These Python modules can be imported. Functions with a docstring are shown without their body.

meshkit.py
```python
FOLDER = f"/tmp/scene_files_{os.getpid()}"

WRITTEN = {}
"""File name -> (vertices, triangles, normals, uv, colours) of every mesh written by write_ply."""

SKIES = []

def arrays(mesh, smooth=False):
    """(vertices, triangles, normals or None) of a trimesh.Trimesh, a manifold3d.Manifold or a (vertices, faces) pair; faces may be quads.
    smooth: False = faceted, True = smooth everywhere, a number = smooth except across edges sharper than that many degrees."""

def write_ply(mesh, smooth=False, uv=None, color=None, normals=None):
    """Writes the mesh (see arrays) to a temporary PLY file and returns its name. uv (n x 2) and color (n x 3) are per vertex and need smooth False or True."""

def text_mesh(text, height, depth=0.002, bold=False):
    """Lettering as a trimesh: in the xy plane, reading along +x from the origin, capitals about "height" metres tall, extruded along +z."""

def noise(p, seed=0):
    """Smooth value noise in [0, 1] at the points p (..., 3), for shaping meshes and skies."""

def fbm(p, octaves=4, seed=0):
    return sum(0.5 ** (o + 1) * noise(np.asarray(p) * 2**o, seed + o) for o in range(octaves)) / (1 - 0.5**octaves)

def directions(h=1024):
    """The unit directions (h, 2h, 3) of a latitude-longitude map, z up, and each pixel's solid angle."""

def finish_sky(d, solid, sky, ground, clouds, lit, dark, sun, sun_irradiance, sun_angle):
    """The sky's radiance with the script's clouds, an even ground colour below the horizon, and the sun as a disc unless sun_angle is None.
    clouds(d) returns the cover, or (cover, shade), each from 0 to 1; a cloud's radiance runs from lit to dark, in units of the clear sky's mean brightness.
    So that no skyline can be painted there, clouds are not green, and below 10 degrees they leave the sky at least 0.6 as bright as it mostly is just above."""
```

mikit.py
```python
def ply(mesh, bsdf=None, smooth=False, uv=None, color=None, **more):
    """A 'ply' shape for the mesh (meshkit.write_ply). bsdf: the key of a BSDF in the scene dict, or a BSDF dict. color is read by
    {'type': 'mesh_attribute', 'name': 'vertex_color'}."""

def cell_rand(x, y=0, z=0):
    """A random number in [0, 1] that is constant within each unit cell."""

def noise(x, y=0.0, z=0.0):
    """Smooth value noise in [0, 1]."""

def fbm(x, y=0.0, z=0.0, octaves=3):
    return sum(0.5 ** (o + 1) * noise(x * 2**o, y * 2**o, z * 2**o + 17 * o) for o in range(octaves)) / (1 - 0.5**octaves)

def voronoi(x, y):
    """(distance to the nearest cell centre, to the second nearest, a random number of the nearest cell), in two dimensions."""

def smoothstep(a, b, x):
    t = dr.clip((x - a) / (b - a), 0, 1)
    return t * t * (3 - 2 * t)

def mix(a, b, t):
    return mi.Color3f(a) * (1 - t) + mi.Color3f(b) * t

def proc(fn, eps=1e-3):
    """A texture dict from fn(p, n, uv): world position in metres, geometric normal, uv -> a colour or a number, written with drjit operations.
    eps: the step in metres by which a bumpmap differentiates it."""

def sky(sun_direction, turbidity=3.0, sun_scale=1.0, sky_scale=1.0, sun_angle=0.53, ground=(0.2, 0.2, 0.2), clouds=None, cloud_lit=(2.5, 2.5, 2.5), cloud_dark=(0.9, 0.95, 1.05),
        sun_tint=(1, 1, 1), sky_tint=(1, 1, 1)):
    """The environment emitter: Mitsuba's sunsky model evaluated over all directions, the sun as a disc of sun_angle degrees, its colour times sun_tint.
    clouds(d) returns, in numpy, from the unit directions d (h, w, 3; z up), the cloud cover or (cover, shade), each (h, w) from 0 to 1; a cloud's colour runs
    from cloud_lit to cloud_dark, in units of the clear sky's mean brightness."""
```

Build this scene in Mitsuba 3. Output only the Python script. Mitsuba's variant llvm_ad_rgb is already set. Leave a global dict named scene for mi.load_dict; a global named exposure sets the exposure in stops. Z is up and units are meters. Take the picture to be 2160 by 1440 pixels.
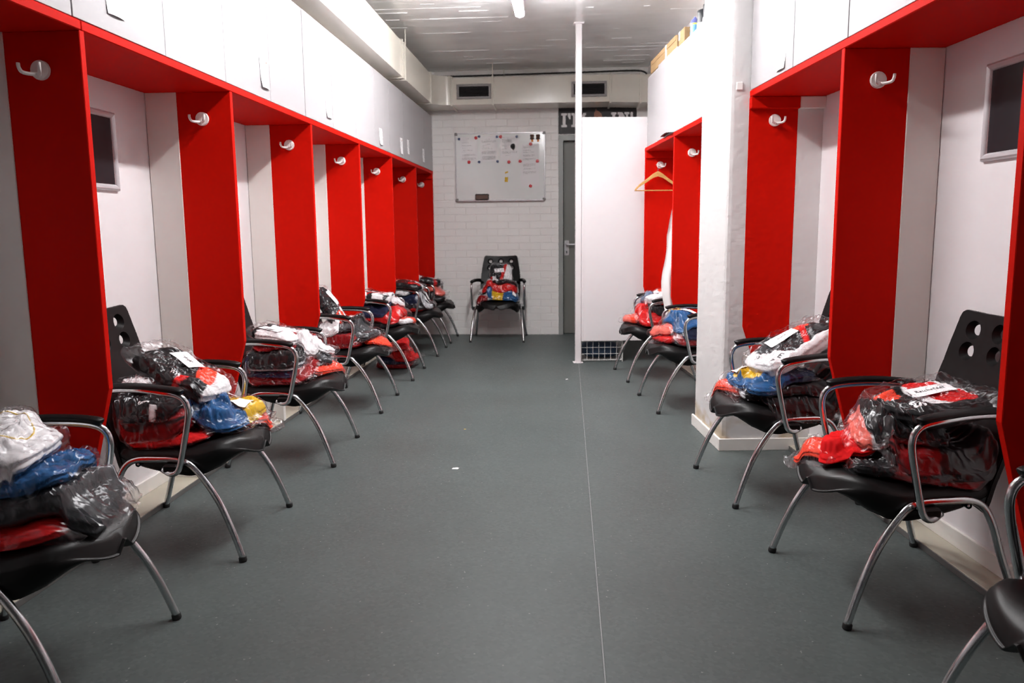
import math, random
import numpy as np
import trimesh
import manifold3d as m3
import mitsuba as mi
import drjit as dr
import mikit, meshkit
from scipy.ndimage import gaussian_filter, map_coordinates, maximum_filter
from shapely.geometry import Polygon
T = mi.ScalarTransform4f
PI = math.pi
random.seed(7)
rng = np.random.default_rng(7)

# ------------------------------------------------------------------ camera, lights, exposure
FOC, YAW, PITCH, ROLL, TH = 1657.8, 0.0711768, 0.1414309, -0.0095873, 0.0919537   # focal length in pixels of 2160; TH turns the right-hand furniture
CAMH = 1.24


def camera_axes():
    cy, sy, cp, sp = math.cos(YAW), math.sin(YAW), math.cos(PITCH), math.sin(PITCH)
    fw = np.array([-sy * cp, cy * cp, -sp])
    r = np.array([cy, sy, 0.0])
    u = np.cross(r, fw)
    c, s = math.cos(ROLL), math.sin(ROLL)
    return c * r + s * u, -s * r + c * u, fw


_r, _u, _f = camera_axes()
scene, labels = {}, {}
scene['camera'] = {'type': 'thinlens', 'fov': math.degrees(2 * math.atan(1080 / FOC)), 'fov_axis': 'x', 'near_clip': 0.05, 'far_clip': 60.0,
                   'aperture_radius': 0.0024, 'focus_distance': 3.0,
                   'to_world': T().look_at(origin=[0, 0, CAMH], target=[float(_f[0]), float(_f[1]), float(CAMH + _f[2])], up=[float(x) for x in _u])}
LAMP = (20.0, 19.5, 19.6)      # radiance of the two ceiling tubes
LAMP_X, LAMP_Z = -0.373, 2.905
LAMPS_Y = ((2.62, 4.12), (4.98, 6.48))
exposure = 3.12

# ------------------------------------------------------------------ measures of the room
XL, YB, ZC = -1.984, 9.289, 3.04          # left wall, back wall, ceiling
RXW = 1.755                                # right wall, in the turned frame
YF = -2.2
XS, ZS = -1.571, 1.89                      # front of the left shelf, its underside
RXS, RZS = 1.36, 1.92                      # the same of the right shelf
RT = T().rotate([0, 0, 1], math.degrees(TH))
ID = T()


def R(p):
    c, s = math.cos(TH), math.sin(TH)
    return (c * p[0] - s * p[1], s * p[0] + c * p[1], p[2])


# ------------------------------------------------------------------ helpers
def key_of(name):
    if name not in USED:
        USED.add(name)
        return name
    n = 1
    while f'{name}_{n:03d}' in USED:
        n += 1
    USED.add(f'{name}_{n:03d}')
    return f'{name}_{n:03d}'


USED = set()


def thing(name, label, cat, group=None):
    k = key_of(name)
    labels[k] = {'label': label, 'category': cat}
    if group:
        labels[k]['group'] = group
    return k


def struct(name, label=None):
    k = key_of(name)
    labels[k] = {'kind': 'structure'}
    if label:
        labels[k]['label'] = label
    return k


def part(parent, name, shape, to=None, label=None, kind=None):
    k = key_of(f'{parent}__{name}')
    d = dict(shape)
    if to is not None:
        d['to_world'] = to
    scene[k] = d
    if label or kind:
        labels[k] = {}
        if label:
            labels[k]['label'] = label
        if kind:
            labels[k]['kind'] = kind
    return k


def own(k, shape, to=None):
    d = dict(shape)
    if to is not None:
        d['to_world'] = to
    scene[k] = d
    return k


def box(x0, x1, y0, y1, z0, z1, bev=0.0015):
    """A box with chamfered edges as (vertices, faces)."""
    b = min(bev, (x1 - x0) * 0.3, (y1 - y0) * 0.3, (z1 - z0) * 0.3)
    pts = []
    for sx in (0, 1):
        for sy in (0, 1):
            for sz in (0, 1):
                c = np.array([(x0, x1)[sx], (y0, y1)[sy], (z0, z1)[sz]], float)
                d = np.array([1 - 2 * sx, 1 - 2 * sy, 1 - 2 * sz]) * b
                if b <= 0:
                    pts.append(c)
                else:
                    for k in range(3):
                        q = c + d
                        q[k] = c[k]
                        pts.append(q)
    h = trimesh.convex.convex_hull(np.array(pts))
    return h


def cat(*ms):
    out = []
    for m in ms:
        if isinstance(m, (tuple, list)):
            m = trimesh.Trimesh(m[0], tri(m[1]), process=False)
        out.append(m)
    return trimesh.util.concatenate(out)


def tri(f):
    f = np.asarray(f)
    return np.vstack([f[:, [0, 1, 2]], f[:, [0, 2, 3]]]) if f.shape[1] == 4 else f


def tube(path, rad, sides=12, caps=True):
    p = np.asarray(path, float)
    n = len(p)
    rad = np.broadcast_to(np.asarray(rad, float), (n,))
    t = np.gradient(p, axis=0)
    t /= np.linalg.norm(t, axis=1, keepdims=True) + 1e-12
    a = np.cross(t[0], [0.3, 0.2, 0.9] if abs(t[0][2]) < 0.9 else [1, 0.1, 0])
    a /= np.linalg.norm(a)
    A = []
    for i in range(n):
        a = a - t[i] * (a @ t[i])
        a /= np.linalg.norm(a) + 1e-12
        A.append(a)
    A = np.array(A)
    B = np.cross(t, A)
    ang = np.arange(sides) * 2 * PI / sides
    v = p[:, None] + rad[:, None, None] * (np.cos(ang)[None, :, None] * A[:, None] + np.sin(ang)[None, :, None] * B[:, None])
    v = v.reshape(-1, 3)
    i, j = np.meshgrid(np.arange(n - 1), np.arange(sides), indexing='ij')
    q = np.stack([i * sides + j, i * sides + (j + 1) % sides, (i + 1) * sides + (j + 1) % sides, (i + 1) * sides + j], -1).reshape(-1, 4)
    f = tri(q)
    if caps:
        v = np.vstack([v, p[:1], p[-1:]])
        j = np.arange(sides)
        f = np.vstack([f, np.stack([(j + 1) % sides, j, j * 0 + n * sides], 1), np.stack([(n - 1) * sides + j, (n - 1) * sides + (j + 1) % sides, j * 0 + n * sides + 1], 1)])
    return trimesh.Trimesh(v, f, process=False)


def spline(pts, n=40):
    """Catmull-Rom through the points."""
    p = np.asarray(pts, float)
    p = np.vstack([2 * p[0] - p[1], p, 2 * p[-1] - p[-2]])
    out = []
    m = len(p) - 3
    for u in np.linspace(0, m - 1e-9, n):
        i = int(u)
        t = u - i
        a, b, c, d = p[i:i + 4]
        out.append(0.5 * (2 * b + (c - a) * t + (2 * a - 5 * b + 4 * c - d) * t ** 2 + (3 * b - 3 * c + d - a) * t ** 3))
    return np.array(out)


def lathe(profile, n=24):
    """profile: (r, z) pairs about z."""
    pr = np.asarray(profile, float)
    a = np.arange(n) * 2 * PI / n
    v = np.stack([pr[:, None, 0] * np.cos(a), pr[:, None, 0] * np.sin(a), np.broadcast_to(pr[:, None, 1], (len(pr), n))], -1).reshape(-1, 3)
    i, j = np.meshgrid(np.arange(len(pr) - 1), np.arange(n), indexing='ij')
    q = np.stack([i * n + j, i * n + (j + 1) % n, (i + 1) * n + (j + 1) % n, (i + 1) * n + j], -1).reshape(-1, 4)
    return trimesh.Trimesh(v, tri(q), process=False)


def section(pts):
    p = np.asarray(pts, float)
    a = np.sum(p[:, 0] * np.roll(p[:, 1], -1) - np.roll(p[:, 0], -1) * p[:, 1])
    return m3.CrossSection([p if a > 0 else p[::-1]])


def prism_x(poly_yz, x0, x1):
    """Polygon (y, z) extruded along x."""
    m = trimesh.creation.extrude_polygon(Polygon(poly_yz), x1 - x0, engine='earcut')
    v = np.array(m.vertices)
    return trimesh.Trimesh(np.stack([v[:, 2] + x0, v[:, 0], v[:, 1]], 1), m.faces, process=False)


def prism_y(poly_xz, y0, y1, bev=0.0):
    m = trimesh.creation.extrude_polygon(Polygon(poly_xz), y1 - y0, engine='earcut')
    v = np.array(m.vertices)
    return trimesh.Trimesh(np.stack([v[:, 0], v[:, 2] + y0, v[:, 1]], 1), np.asarray(m.faces)[:, ::-1], process=False)


def grid_mesh(fn, us, vs):
    U, V = np.meshgrid(us, vs, indexing='ij')
    v = np.stack(fn(U, V), -1).reshape(-1, 3)
    n, m = len(us), len(vs)
    i, j = np.meshgrid(np.arange(n - 1), np.arange(m - 1), indexing='ij')
    q = np.stack([i * m + j, (i + 1) * m + j, (i + 1) * m + j + 1, i * m + j + 1], -1).reshape(-1, 4)
    return trimesh.Trimesh(v, tri(q), process=False)


def fbm3(p, oct=3, seed=0):
    return meshkit.fbm(p, oct, seed) - 0.5


# ------------------------------------------------------------------ materials
def mat(key, d, two=True):
    scene[key] = {'type': 'twosided', 'bsdf': d} if two else d
    return key


def pr(color, rough=0.5, **k):
    c = color if isinstance(color, dict) else {'type': 'rgb', 'value': list(color)}
    return {'type': 'principled', 'base_color': c, 'roughness': rough, **k}


def bumped(d, fn, scale, eps=1e-3):
    return {'type': 'bumpmap', 'arbitrary': mikit.proc(fn, eps), 'scale': scale, 'bsdf': d}


def plaster_bump(p, n, uv):
    return mikit.fbm(p.x * 38, p.y * 38, p.z * 38, 3) + 0.35 * mikit.fbm(p.x * 150, p.y * 150, p.z * 150, 2)


def fine_bump(p, n, uv):
    return mikit.fbm(p.x * 420, p.y * 420, p.z * 420, 2)


def brick_color(p, n, uv):
    t = mikit.fbm(p.x * 5, p.z * 5, p.y, 3)
    return mikit.mix((0.83, 0.82, 0.80), (0.89, 0.88, 0.86), t)


def floor_color(p, n, uv):
    t = mikit.fbm(p.x * 2.3, p.y * 2.3, 0.0, 4)
    c = mikit.mix(mikit.mix((0.055, 0.0705, 0.0705), (0.064, 0.071, 0.067), mikit.fbm(p.x * 0.9 + 7, p.y * 0.9, 2.0, 3)), (0.072, 0.088, 0.0865), t)
    f, s, w = mikit.voronoi(p.x * 16, p.y * 16)
    speck = dr.select((f < 0.045) & (w > 0.86), 0.6, 0.0)
    f2, s2, w2 = mikit.voronoi(p.x * 90, p.y * 90)
    fine = dr.select(w2 > 0.8, 0.006, 0.0) - dr.select(w2 < 0.2, 0.005, 0.0)
    return mikit.mix(c + fine, (0.22, 0.22, 0.21), speck)


def ceiling_color(p, n, uv):
    t = mikit.fbm(p.x * 3, p.y * 9, 0.0, 4)
    return mikit.mix((0.68, 0.69, 0.68), (0.78, 0.79, 0.78), t)


def pillar_color(p, n, uv):
    t = mikit.fbm(p.x * 9, p.y * 9, p.z * 9, 3)
    c = mikit.mix((0.58, 0.57, 0.565), (0.63, 0.62, 0.615), t)
    rust = mikit.smoothstep(0.16, 0.03, p.z - 0.05 + 0.10 * (mikit.fbm(p.x * 22, p.y * 22, p.z * 22, 3) - 0.5)) * mikit.smoothstep(0.42, 0.62, mikit.fbm(p.x * 7 + 3.3, p.y * 7, p.z * 10, 3))
    return mikit.mix(c, (0.42, 0.33, 0.20), rust * 0.8)


def card_color(p, n, uv):
    return mikit.mix((0.27, 0.17, 0.08), (0.33, 0.215, 0.105), mikit.fbm(p.x * 14, p.y * 14, p.z * 40, 3))


def wood_color(p, n, uv):
    return mikit.mix((0.50, 0.27, 0.085), (0.66, 0.39, 0.14), mikit.fbm(p.x * 12, p.y * 60, p.z * 90, 3))


mat('m_floor', pr(mikit.proc(floor_color), 0.48, specular=0.22))
mat('m_seam', pr((0.14, 0.152, 0.152), 0.45))
mat('m_wall', pr((0.74, 0.72, 0.73), 0.55))
mat('m_partition', pr((0.74, 0.715, 0.725), 0.45, specular=0.3))
mat('m_wall_front', pr((0.10, 0.10, 0.10), 0.7))
mat('m_brick', bumped(pr(mikit.proc(brick_color), 0.5), plaster_bump, 0.0012))
mat('m_mortar', pr((0.80, 0.785, 0.765), 0.7))
mat('m_ceiling', pr(mikit.proc(ceiling_color), 0.18, specular=0.6))
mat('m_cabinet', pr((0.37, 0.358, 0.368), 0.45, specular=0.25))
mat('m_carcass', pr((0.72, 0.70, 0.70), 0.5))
mat('m_red', bumped(pr((0.53, 0.0065, 0.0025), 0.55, specular=0.035), fine_bump, 0.00012))
mat('m_white_panel', bumped(pr((0.70, 0.685, 0.65), 0.45), fine_bump, 0.00012))
mat('m_pillar', bumped(pr(mikit.proc(pillar_color), 0.55), plaster_bump, 0.0045, 2e-3))
mat('m_pillar_red', bumped(pr((0.53, 0.0065, 0.0025), 0.55, specular=0.035), plaster_bump, 0.004, 2e-3))
mat('m_base', pr((0.74, 0.73, 0.69), 0.4))
mat('m_plinth', pr((0.42, 0.395, 0.32), 0.5))
mat('m_plinth_front', pr((0.11, 0.11, 0.105), 0.5))
mat('m_hook', pr((0.78, 0.765, 0.74), 0.3))
mat('m_duct', pr((0.60, 0.575, 0.505), 0.20, specular=0.5))
mat('m_grille', pr((0.20, 0.19, 0.185), 0.4))
mat('m_black', pr((0.012, 0.012, 0.013), 0.5))
mat('m_duct_shade', pr((0.004, 0.004, 0.004), 0.9))  # near-black colour painting the shade behind the grille slats
mat('m_alu', pr((0.56, 0.55, 0.57), 0.3, specular=0.7, metallic=0.35))
mat('m_chrome', {'type': 'roughconductor', 'material': 'none', 'alpha': 0.045, 'specular_reflectance': {'type': 'rgb', 'value': [0.62, 0.64, 0.65]}})
mat('m_shell', bumped(pr((0.0035, 0.0036, 0.0038), 0.40, specular=0.22), fine_bump, 0.00012))
mat('m_pad', pr((0.003, 0.003, 0.0033), 0.42, specular=0.2))
mat('m_rubber', pr((0.01, 0.01, 0.01), 0.6))
mat('m_poster', pr((0.013, 0.013, 0.016), 0.35, specular=0.3))
mat('m_paper', pr((0.82, 0.81, 0.82), 0.6))
mat('m_ink', pr((0.03, 0.03, 0.035), 0.6))
mat('m_inkgrey', pr((0.33, 0.33, 0.33), 0.6))
mat('m_inkred', pr((0.7, 0.05, 0.03), 0.6))
mat('m_board', pr((0.80, 0.82, 0.81), 0.14, specular=0.5))
mat('m_magred', pr((0.52, 0.012, 0.02), 0.35))
mat('m_magblue', pr((0.012, 0.03, 0.13), 0.35))
mat('m_yellow', pr((0.62, 0.40, 0.03), 0.6))
mat('m_orange', pr((0.75, 0.25, 0.03), 0.5))
mat('m_brown', pr((0.10, 0.045, 0.028), 0.5))
mat('m_skinbrown', pr((0.30, 0.13, 0.075), 0.5))
mat('m_frame_grey', pr((0.30, 0.32, 0.31), 0.4))
mat('m_door', pr((0.150, 0.155, 0.140), 0.45))
mat('m_wire', pr((0.62, 0.62, 0.60), 0.35))
mat('m_cloth_navy', pr((0.012, 0.03, 0.06), 0.8))
mat('m_card', pr(mikit.proc(card_color), 0.75))
mat('m_tape', pr((0.75, 0.73, 0.70), 0.3))
mat('m_wood', pr(mikit.proc(wood_color), 0.32))
mat('m_lightblue', pr((0.16, 0.42, 0.68), 0.45))
mat('m_violet', pr((0.13, 0.15, 0.42), 0.5))
mat('m_lime', pr((0.62, 0.72, 0.16), 0.5))
mat('m_whitecloth', pr((0.78, 0.77, 0.76), 0.8))
mat('m_shoeblack', pr((0.012, 0.016, 0.02), 0.45))
mat('m_lampcap', pr((0.45, 0.47, 0.46), 0.4))
mat('m_garment', pr({'type': 'mesh_attribute', 'name': 'vertex_color'}, 0.8, specular=0.1))
scene['m_sleeve'] = {'type': 'thindielectric', 'int_ior': 1.3}
scene['m_film'] = {'type': 'blendbsdf', 'weight': 0.032,
                   'a': {'type': 'thindielectric', 'int_ior': 1.12},
                   'b': {'type': 'twosided', 'bsdf': {'type': 'roughconductor', 'material': 'none', 'alpha': 0.075, 'specular_reflectance': {'type': 'rgb', 'value': [0.9, 0.9, 0.92]}}}}


def P(mesh, m, smooth=False, **k):
    return mikit.ply(mesh, m, smooth=smooth, **k)


# ------------------------------------------------------------------ the room
SEAM_X = 0.105
k = struct('floor')
f_poly = [(XL, YF), (SEAM_X - 0.002, YF), (SEAM_X - 0.002, YB), (XL, YB)]
part(k, 'sheet', P(box(XL - 0.1, SEAM_X - 0.0025, YF, YB + 0.6, -0.04, 0.0, 0.0008), 'm_floor'))
part(k, 'sheet', P(box(SEAM_X + 0.0025, 3.4, YF, YB + 0.6, -0.04, 0.0, 0.0008), 'm_floor'))
part(k, 'weld_seam', P(box(SEAM_X - 0.0025, SEAM_X + 0.0025, YF, YB, -0.04, 0.0006, 0.0004), 'm_seam'), label='pale welded seam between the two vinyl sheets')

# ceiling: board-marked concrete, the marks are relief in the mesh
ys = np.arange(YF, YB + 0.05, 0.0125)
xs = np.linspace(-2.1, 3.3, 110)
edges = [YF]
while edges[-1] < YB + 0.3:
    edges.append(edges[-1] + rng.choice([0.10, 0.115, 0.125, 0.14]))
edges = np.array(edges)
lev = rng.uniform(-0.0022, 0.0022, len(edges))


def ceil_fn(U, V):
    idx = np.clip(np.searchsorted(edges, V) - 1, 0, len(edges) - 1)
    d = np.minimum(V - edges[idx], edges[np.minimum(idx + 1, len(edges) - 1)] - V)
    on = meshkit.noise(np.stack([U * 1.7, V * 9.0, V * 0 + 3], -1), 5)
    fin = 0.0
    n = 0.0045 * fbm3(np.stack([U * 7, V * 22, U * 0], -1), 3, 2)
    return U, V, ZC + lev[idx] + fin + n


m = grid_mesh(ceil_fn, xs, ys)
k = struct('ceiling')
own(k, P((np.array(m.vertices), np.asarray(m.faces)[:, ::-1]), 'm_ceiling', smooth=35))

ms = []
for i_, e in enumerate(edges):
    x = -2.0
    while x < 3.0:
        ln = rng.choice([0.06, 0.1, 0.2, 0.35, 0.6, 1.0]) * rng.uniform(0.7, 1.3)
        if rng.random() < 0.42:
            n_ = max(2, int(ln / 0.05))
            xx = np.linspace(x, min(x + ln, 3.1), n_ + 1)
            w_ = 0.0045 * (0.5 + meshkit.noise(np.stack([xx * 9, xx * 0 + i_, xx * 0], -1), 4))
            h_ = 0.0050 * (0.3 + meshkit.noise(np.stack([xx * 13, xx * 0 + i_, xx * 0 + 5], -1), 6))
            V = np.concatenate([np.stack([xx, e + sg_ * w_, np.full_like(xx, ZC + 0.003)], 1) for sg_ in (-1, 1)] + [np.stack([xx, e + 0 * xx, ZC - h_], 1)])
            a_ = np.arange(n_)
            N_ = n_ + 1
            f_ = np.vstack([np.stack([a_, a_ + 2 * N_, a_ + 2 * N_ + 1, a_ + 1], 1), np.stack([a_ + 2 * N_, a_ + N_, a_ + N_ + 1, a_ + 2 * N_ + 1], 1)])
            ms.append(trimesh.Trimesh(V, tri(f_), process=False))
        x += ln + rng.uniform(0.02, 0.5)
part(k, 'board_ridge', P(cat(*ms), 'm_ceiling'), label='raised ridges left by the formwork boards', kind='stuff')

k = struct('wall_left')
own(k, P(box(XL - 0.15, XL, YF, YB + 0.3, 0, ZC + 0.1, 0), 'm_wall'))
k = struct('wall_right')
own(k, P(box(RXW, RXW + 0.15, YF - 0.6, YB + 0.6, 0, ZC + 0.1, 0), 'm_wall'), RT)
k = struct('wall_front')
own(k, P(box(-2.2, 3.2, YF - 0.15, YF, 0, ZC + 0.1, 0), 'm_wall_front'))

# back wall: painted bricks, laid one by one where the photograph shows them
k = struct('wall_back')
part(k, 'mortar', P(cat(box(XL - 0.2, -0.104, YB + 0.0012, YB + 0.3, 0, ZC + 0.1, 0), box(-0.104, 0.95, YB + 0.0012, YB + 0.3, 2.30, ZC + 0.1, 0), box(0.95, 3.2, YB + 0.0012, YB + 0.3, 0, ZC + 0.1, 0),
                        box(-0.104, 0.95, YB + 0.22, YB + 0.3, 0, 2.3, 0)), 'm_mortar'))
CH, BL = 0.0833, 0.25
full = [P(box(-0.1205, 0.1205, -0.006, 0.05, -0.0372, 0.0372, 0.0022), 'm_brick')]
half = P(box(-0.058, 0.058, -0.006, 0.05, -0.0372, 0.0372, 0.0022), 'm_brick')
row = 0
z = CH * 0.5
while z < 3.0:
    x = -1.57 + 0.004 + (0 if row % 2 else 0.0)
    if row % 2:
        part(k, 'brick', half, T().translate([x + 0.058, YB + 0.0045 + rng.uniform(-0.001, 0.001), z]))
        x += 0.126
    n = 0
    while x + 0.2405 < -0.10:
        dz = rng.uniform(-0.0012, 0.0012)
        part(k, 'brick', full[0], T().translate([x + 0.1205, YB + 0.0045 + rng.uniform(-0.0014, 0.0014), z + dz]).rotate([0, 0, 1], rng.uniform(-0.3, 0.3)))
        x += BL
    if -0.104 - x > 0.05:
        part(k, 'brick', P(box(0, -0.104 - x - 0.002, -0.006, 0.05, -0.0372, 0.0372, 0.0022), 'm_brick'), T().translate([x, YB + 0.0045, z]))
    z += CH
    row += 1
part(k, 'brick_course', P(cat(*[box(-0.104 + 0.25 * i, 0.142 + 0.25 * i, YB - 0.001, YB + 0.05, 2.31 + CH * j, 2.31 + CH * j + 0.0735, 0.002) for i in range(5) for j in range(9)]), 'm_brick'), kind='stuff')

# left plinth and skirting, right ones
k = struct('trim_1')
part(k, 'tread', P(box(XL, -1.84, YF + 0.02, YB - 0.03, 0.0, 0.026, 0.002), 'm_plinth'))
part(k, 'edge_strip', P(box(-1.8405, -1.836, YF + 0.02, YB - 0.03, 0.0, 0.0235, 0.001), 'm_plinth_front'))
k = struct('baseboard_left')
own(k, P(box(XL, XL + 0.014, YF + 0.02, YB - 0.03, 0.026, 0.092, 0.002), 'm_base'))
k = struct('trim_2')
part(k, 'tread', P(box(1.64, RXW, 0.2, 4.25, 0.0, 0.026, 0.002), 'm_plinth'), RT)
part(k, 'edge_strip', P(box(1.636, 1.6405, 0.2, 4.25, 0.0, 0.0235, 0.001), 'm_plinth_front'), RT)
k = struct('baseboard_right')
own(k, P(box(RXW - 0.014, RXW, 0.2, 4.25, 0.026, 0.092, 0.002), 'm_base'), RT)
k = struct('trim_3')
part(k, 'tread', P(box(1.64, RXW, 4.87, 7.17, 0.0, 0.026, 0.002), 'm_plinth'), RT)
part(k, 'edge_strip', P(box(1.636, 1.6405, 4.87, 7.17, 0.0, 0.0235, 0.001), 'm_plinth_front'), RT)
k = struct('baseboard_right')
own(k, P(box(RXW - 0.014, RXW, 4.87, 7.17, 0.026, 0.092, 0.002), 'm_base'), RT)

# the pillar on the right with its painted stripe
k = struct('pillar')
PX, PY0, PY1 = 1.255, 4.265, 4.855
prof = [(PX + 0.028, PY0), (RXW + 0.02, PY0), (RXW + 0.02, PY1), (PX + 0.02, PY1), (PX, PY1 - 0.02), (PX, PY0 + 0.028), (PX + 0.008, PY0 + 0.008)]
cs = section(prof)
pm = m3.Manifold.extrude(cs, ZC - 0.002).refine_to_length(0.06).to_mesh()
v = np.array(pm.vert_properties[:, :3])
part(k, 'shaft', P((v, pm.tri_verts), 'm_pillar', smooth=30), RT)
stripe = [(1.357, RZS - 0.002), (1.357, 0.70), (1.412, 0.54), (1.45, 0.44), (1.615, 0.44), (1.618, RZS - 0.002)]
part(k, 'red_stripe', P(prism_y(stripe, PY0 - 0.0018, PY0 + 0.001), 'm_pillar_red'), RT, label='red painted stripe with a cut lower corner')
part(k, 'batten', P(box(1.357, 1.618, PY0 - 0.035, PY0, RZS - 0.062, RZS - 0.001, 0.003), 'm_red'), RT, label='batten under the shelf, red end')
part(k, 'batten', P(box(1.618, RXW, PY0 - 0.035, PY0, RZS - 0.062, RZS - 0.001, 0.003), 'm_white_panel'), RT, label='batten under the shelf, white end')
part(k, 'skirting', P(cat(box(PX - 0.014, RXW, PY0 - 0.015, PY0, 0, 0.068, 0.002), box(PX - 0.014, PX, PY0, PY1 + 0.014, 0, 0.068, 0.002)), 'm_base'), RT, label='white skirting round the pillar foot')
k = thing('wall_plate', 'small white blank plate high on the white pillar corner', 'plate')
own(k, P(box(1.283, 1.317, PY0 - 0.012, PY0 - 0.0005, 1.955, 1.997, 0.003), 'm_hook'), RT)

# ------------------------------------------------------------------ lamps
for i, (y0, y1) in enumerate(LAMPS_Y):
    k = thing('ceiling_lamp', ('tube lamp on the ceiling nearer the back wall, the one whose lit end shows', 'tube lamp on the ceiling above the near chairs')[1 - i], 'lamp', 'tube lamps along the ceiling')
    # diffuser: a shallow trough, open to the housing above
    prof = np.array([(-0.036, 0.016), (-0.037, 0.0), (-0.034, -0.012), (-0.024, -0.019), (0.0, -0.022), (0.024, -0.019), (0.034, -0.012), (0.037, 0.0), (0.036, 0.016)])
    V, m_ = [], len(prof)
    ends = [(y0 + 0.012, 0.55), (y0 + 0.024, 0.85), (y0 + 0.045, 1.0), (y1 - 0.045, 1.0), (y1 - 0.024, 0.85), (y1 - 0.012, 0.55)]
    for yy, sc in ends:
        for (px, pz) in prof:
            V.append((LAMP_X + px * sc, yy, LAMP_Z + (pz - 0.016) * (0.4 + 0.6 * sc) + 0.016))
    q = [[i_ * m_ + j_, i_ * m_ + (j_ + 1) % m_, (i_ + 1) * m_ + (j_ + 1) % m_, (i_ + 1) * m_ + j_] for i_ in range(len(ends) - 1) for j_ in range(m_)]
    e_ = (len(ends) - 1) * m_
    f_ = np.vstack([tri(np.array(q)), [[0, j_ + 1, j_] for j_ in range(1, m_ - 1)], [[e_, e_ + j_, e_ + j_ + 1] for j_ in range(1, m_ - 1)]])
    tb = trimesh.Trimesh(V, f_, process=False)
    if tb.volume < 0:
        tb = trimesh.Trimesh(V, f_[:, ::-1], process=False)
    sh = P(tb, 'm_paper')
    sh['emitter'] = {'type': 'area', 'radiance': {'type': 'rgb', 'value': [c_ * (1.22 if i else 1.0) for c_ in LAMP]}}
    part(k, 'tube', sh)
    part(k, 'housing', P(box(LAMP_X - 0.0335, LAMP_X + 0.0335, y0 + 0.01, y1 - 0.01, LAMP_Z + 0.0165, ZC + 0.001, 0.004), 'm_hook'))
    for yy, sg in ((y0, 1), (y1, -1)):
        part(k, 'end_cap', P(tube([(LAMP_X, yy, LAMP_Z), (LAMP_X, yy + sg * 0.008, LAMP_Z), (LAMP_X, yy + sg * 0.03, LAMP_Z)], [0.016, 0.021, 0.0205], 16), 'm_lampcap', smooth=40))

# ------------------------------------------------------------------ fitted furniture
RED_D, WHITE_D = 0.259, 0.154            # depth of the red front and the white rear part of a divider


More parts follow.
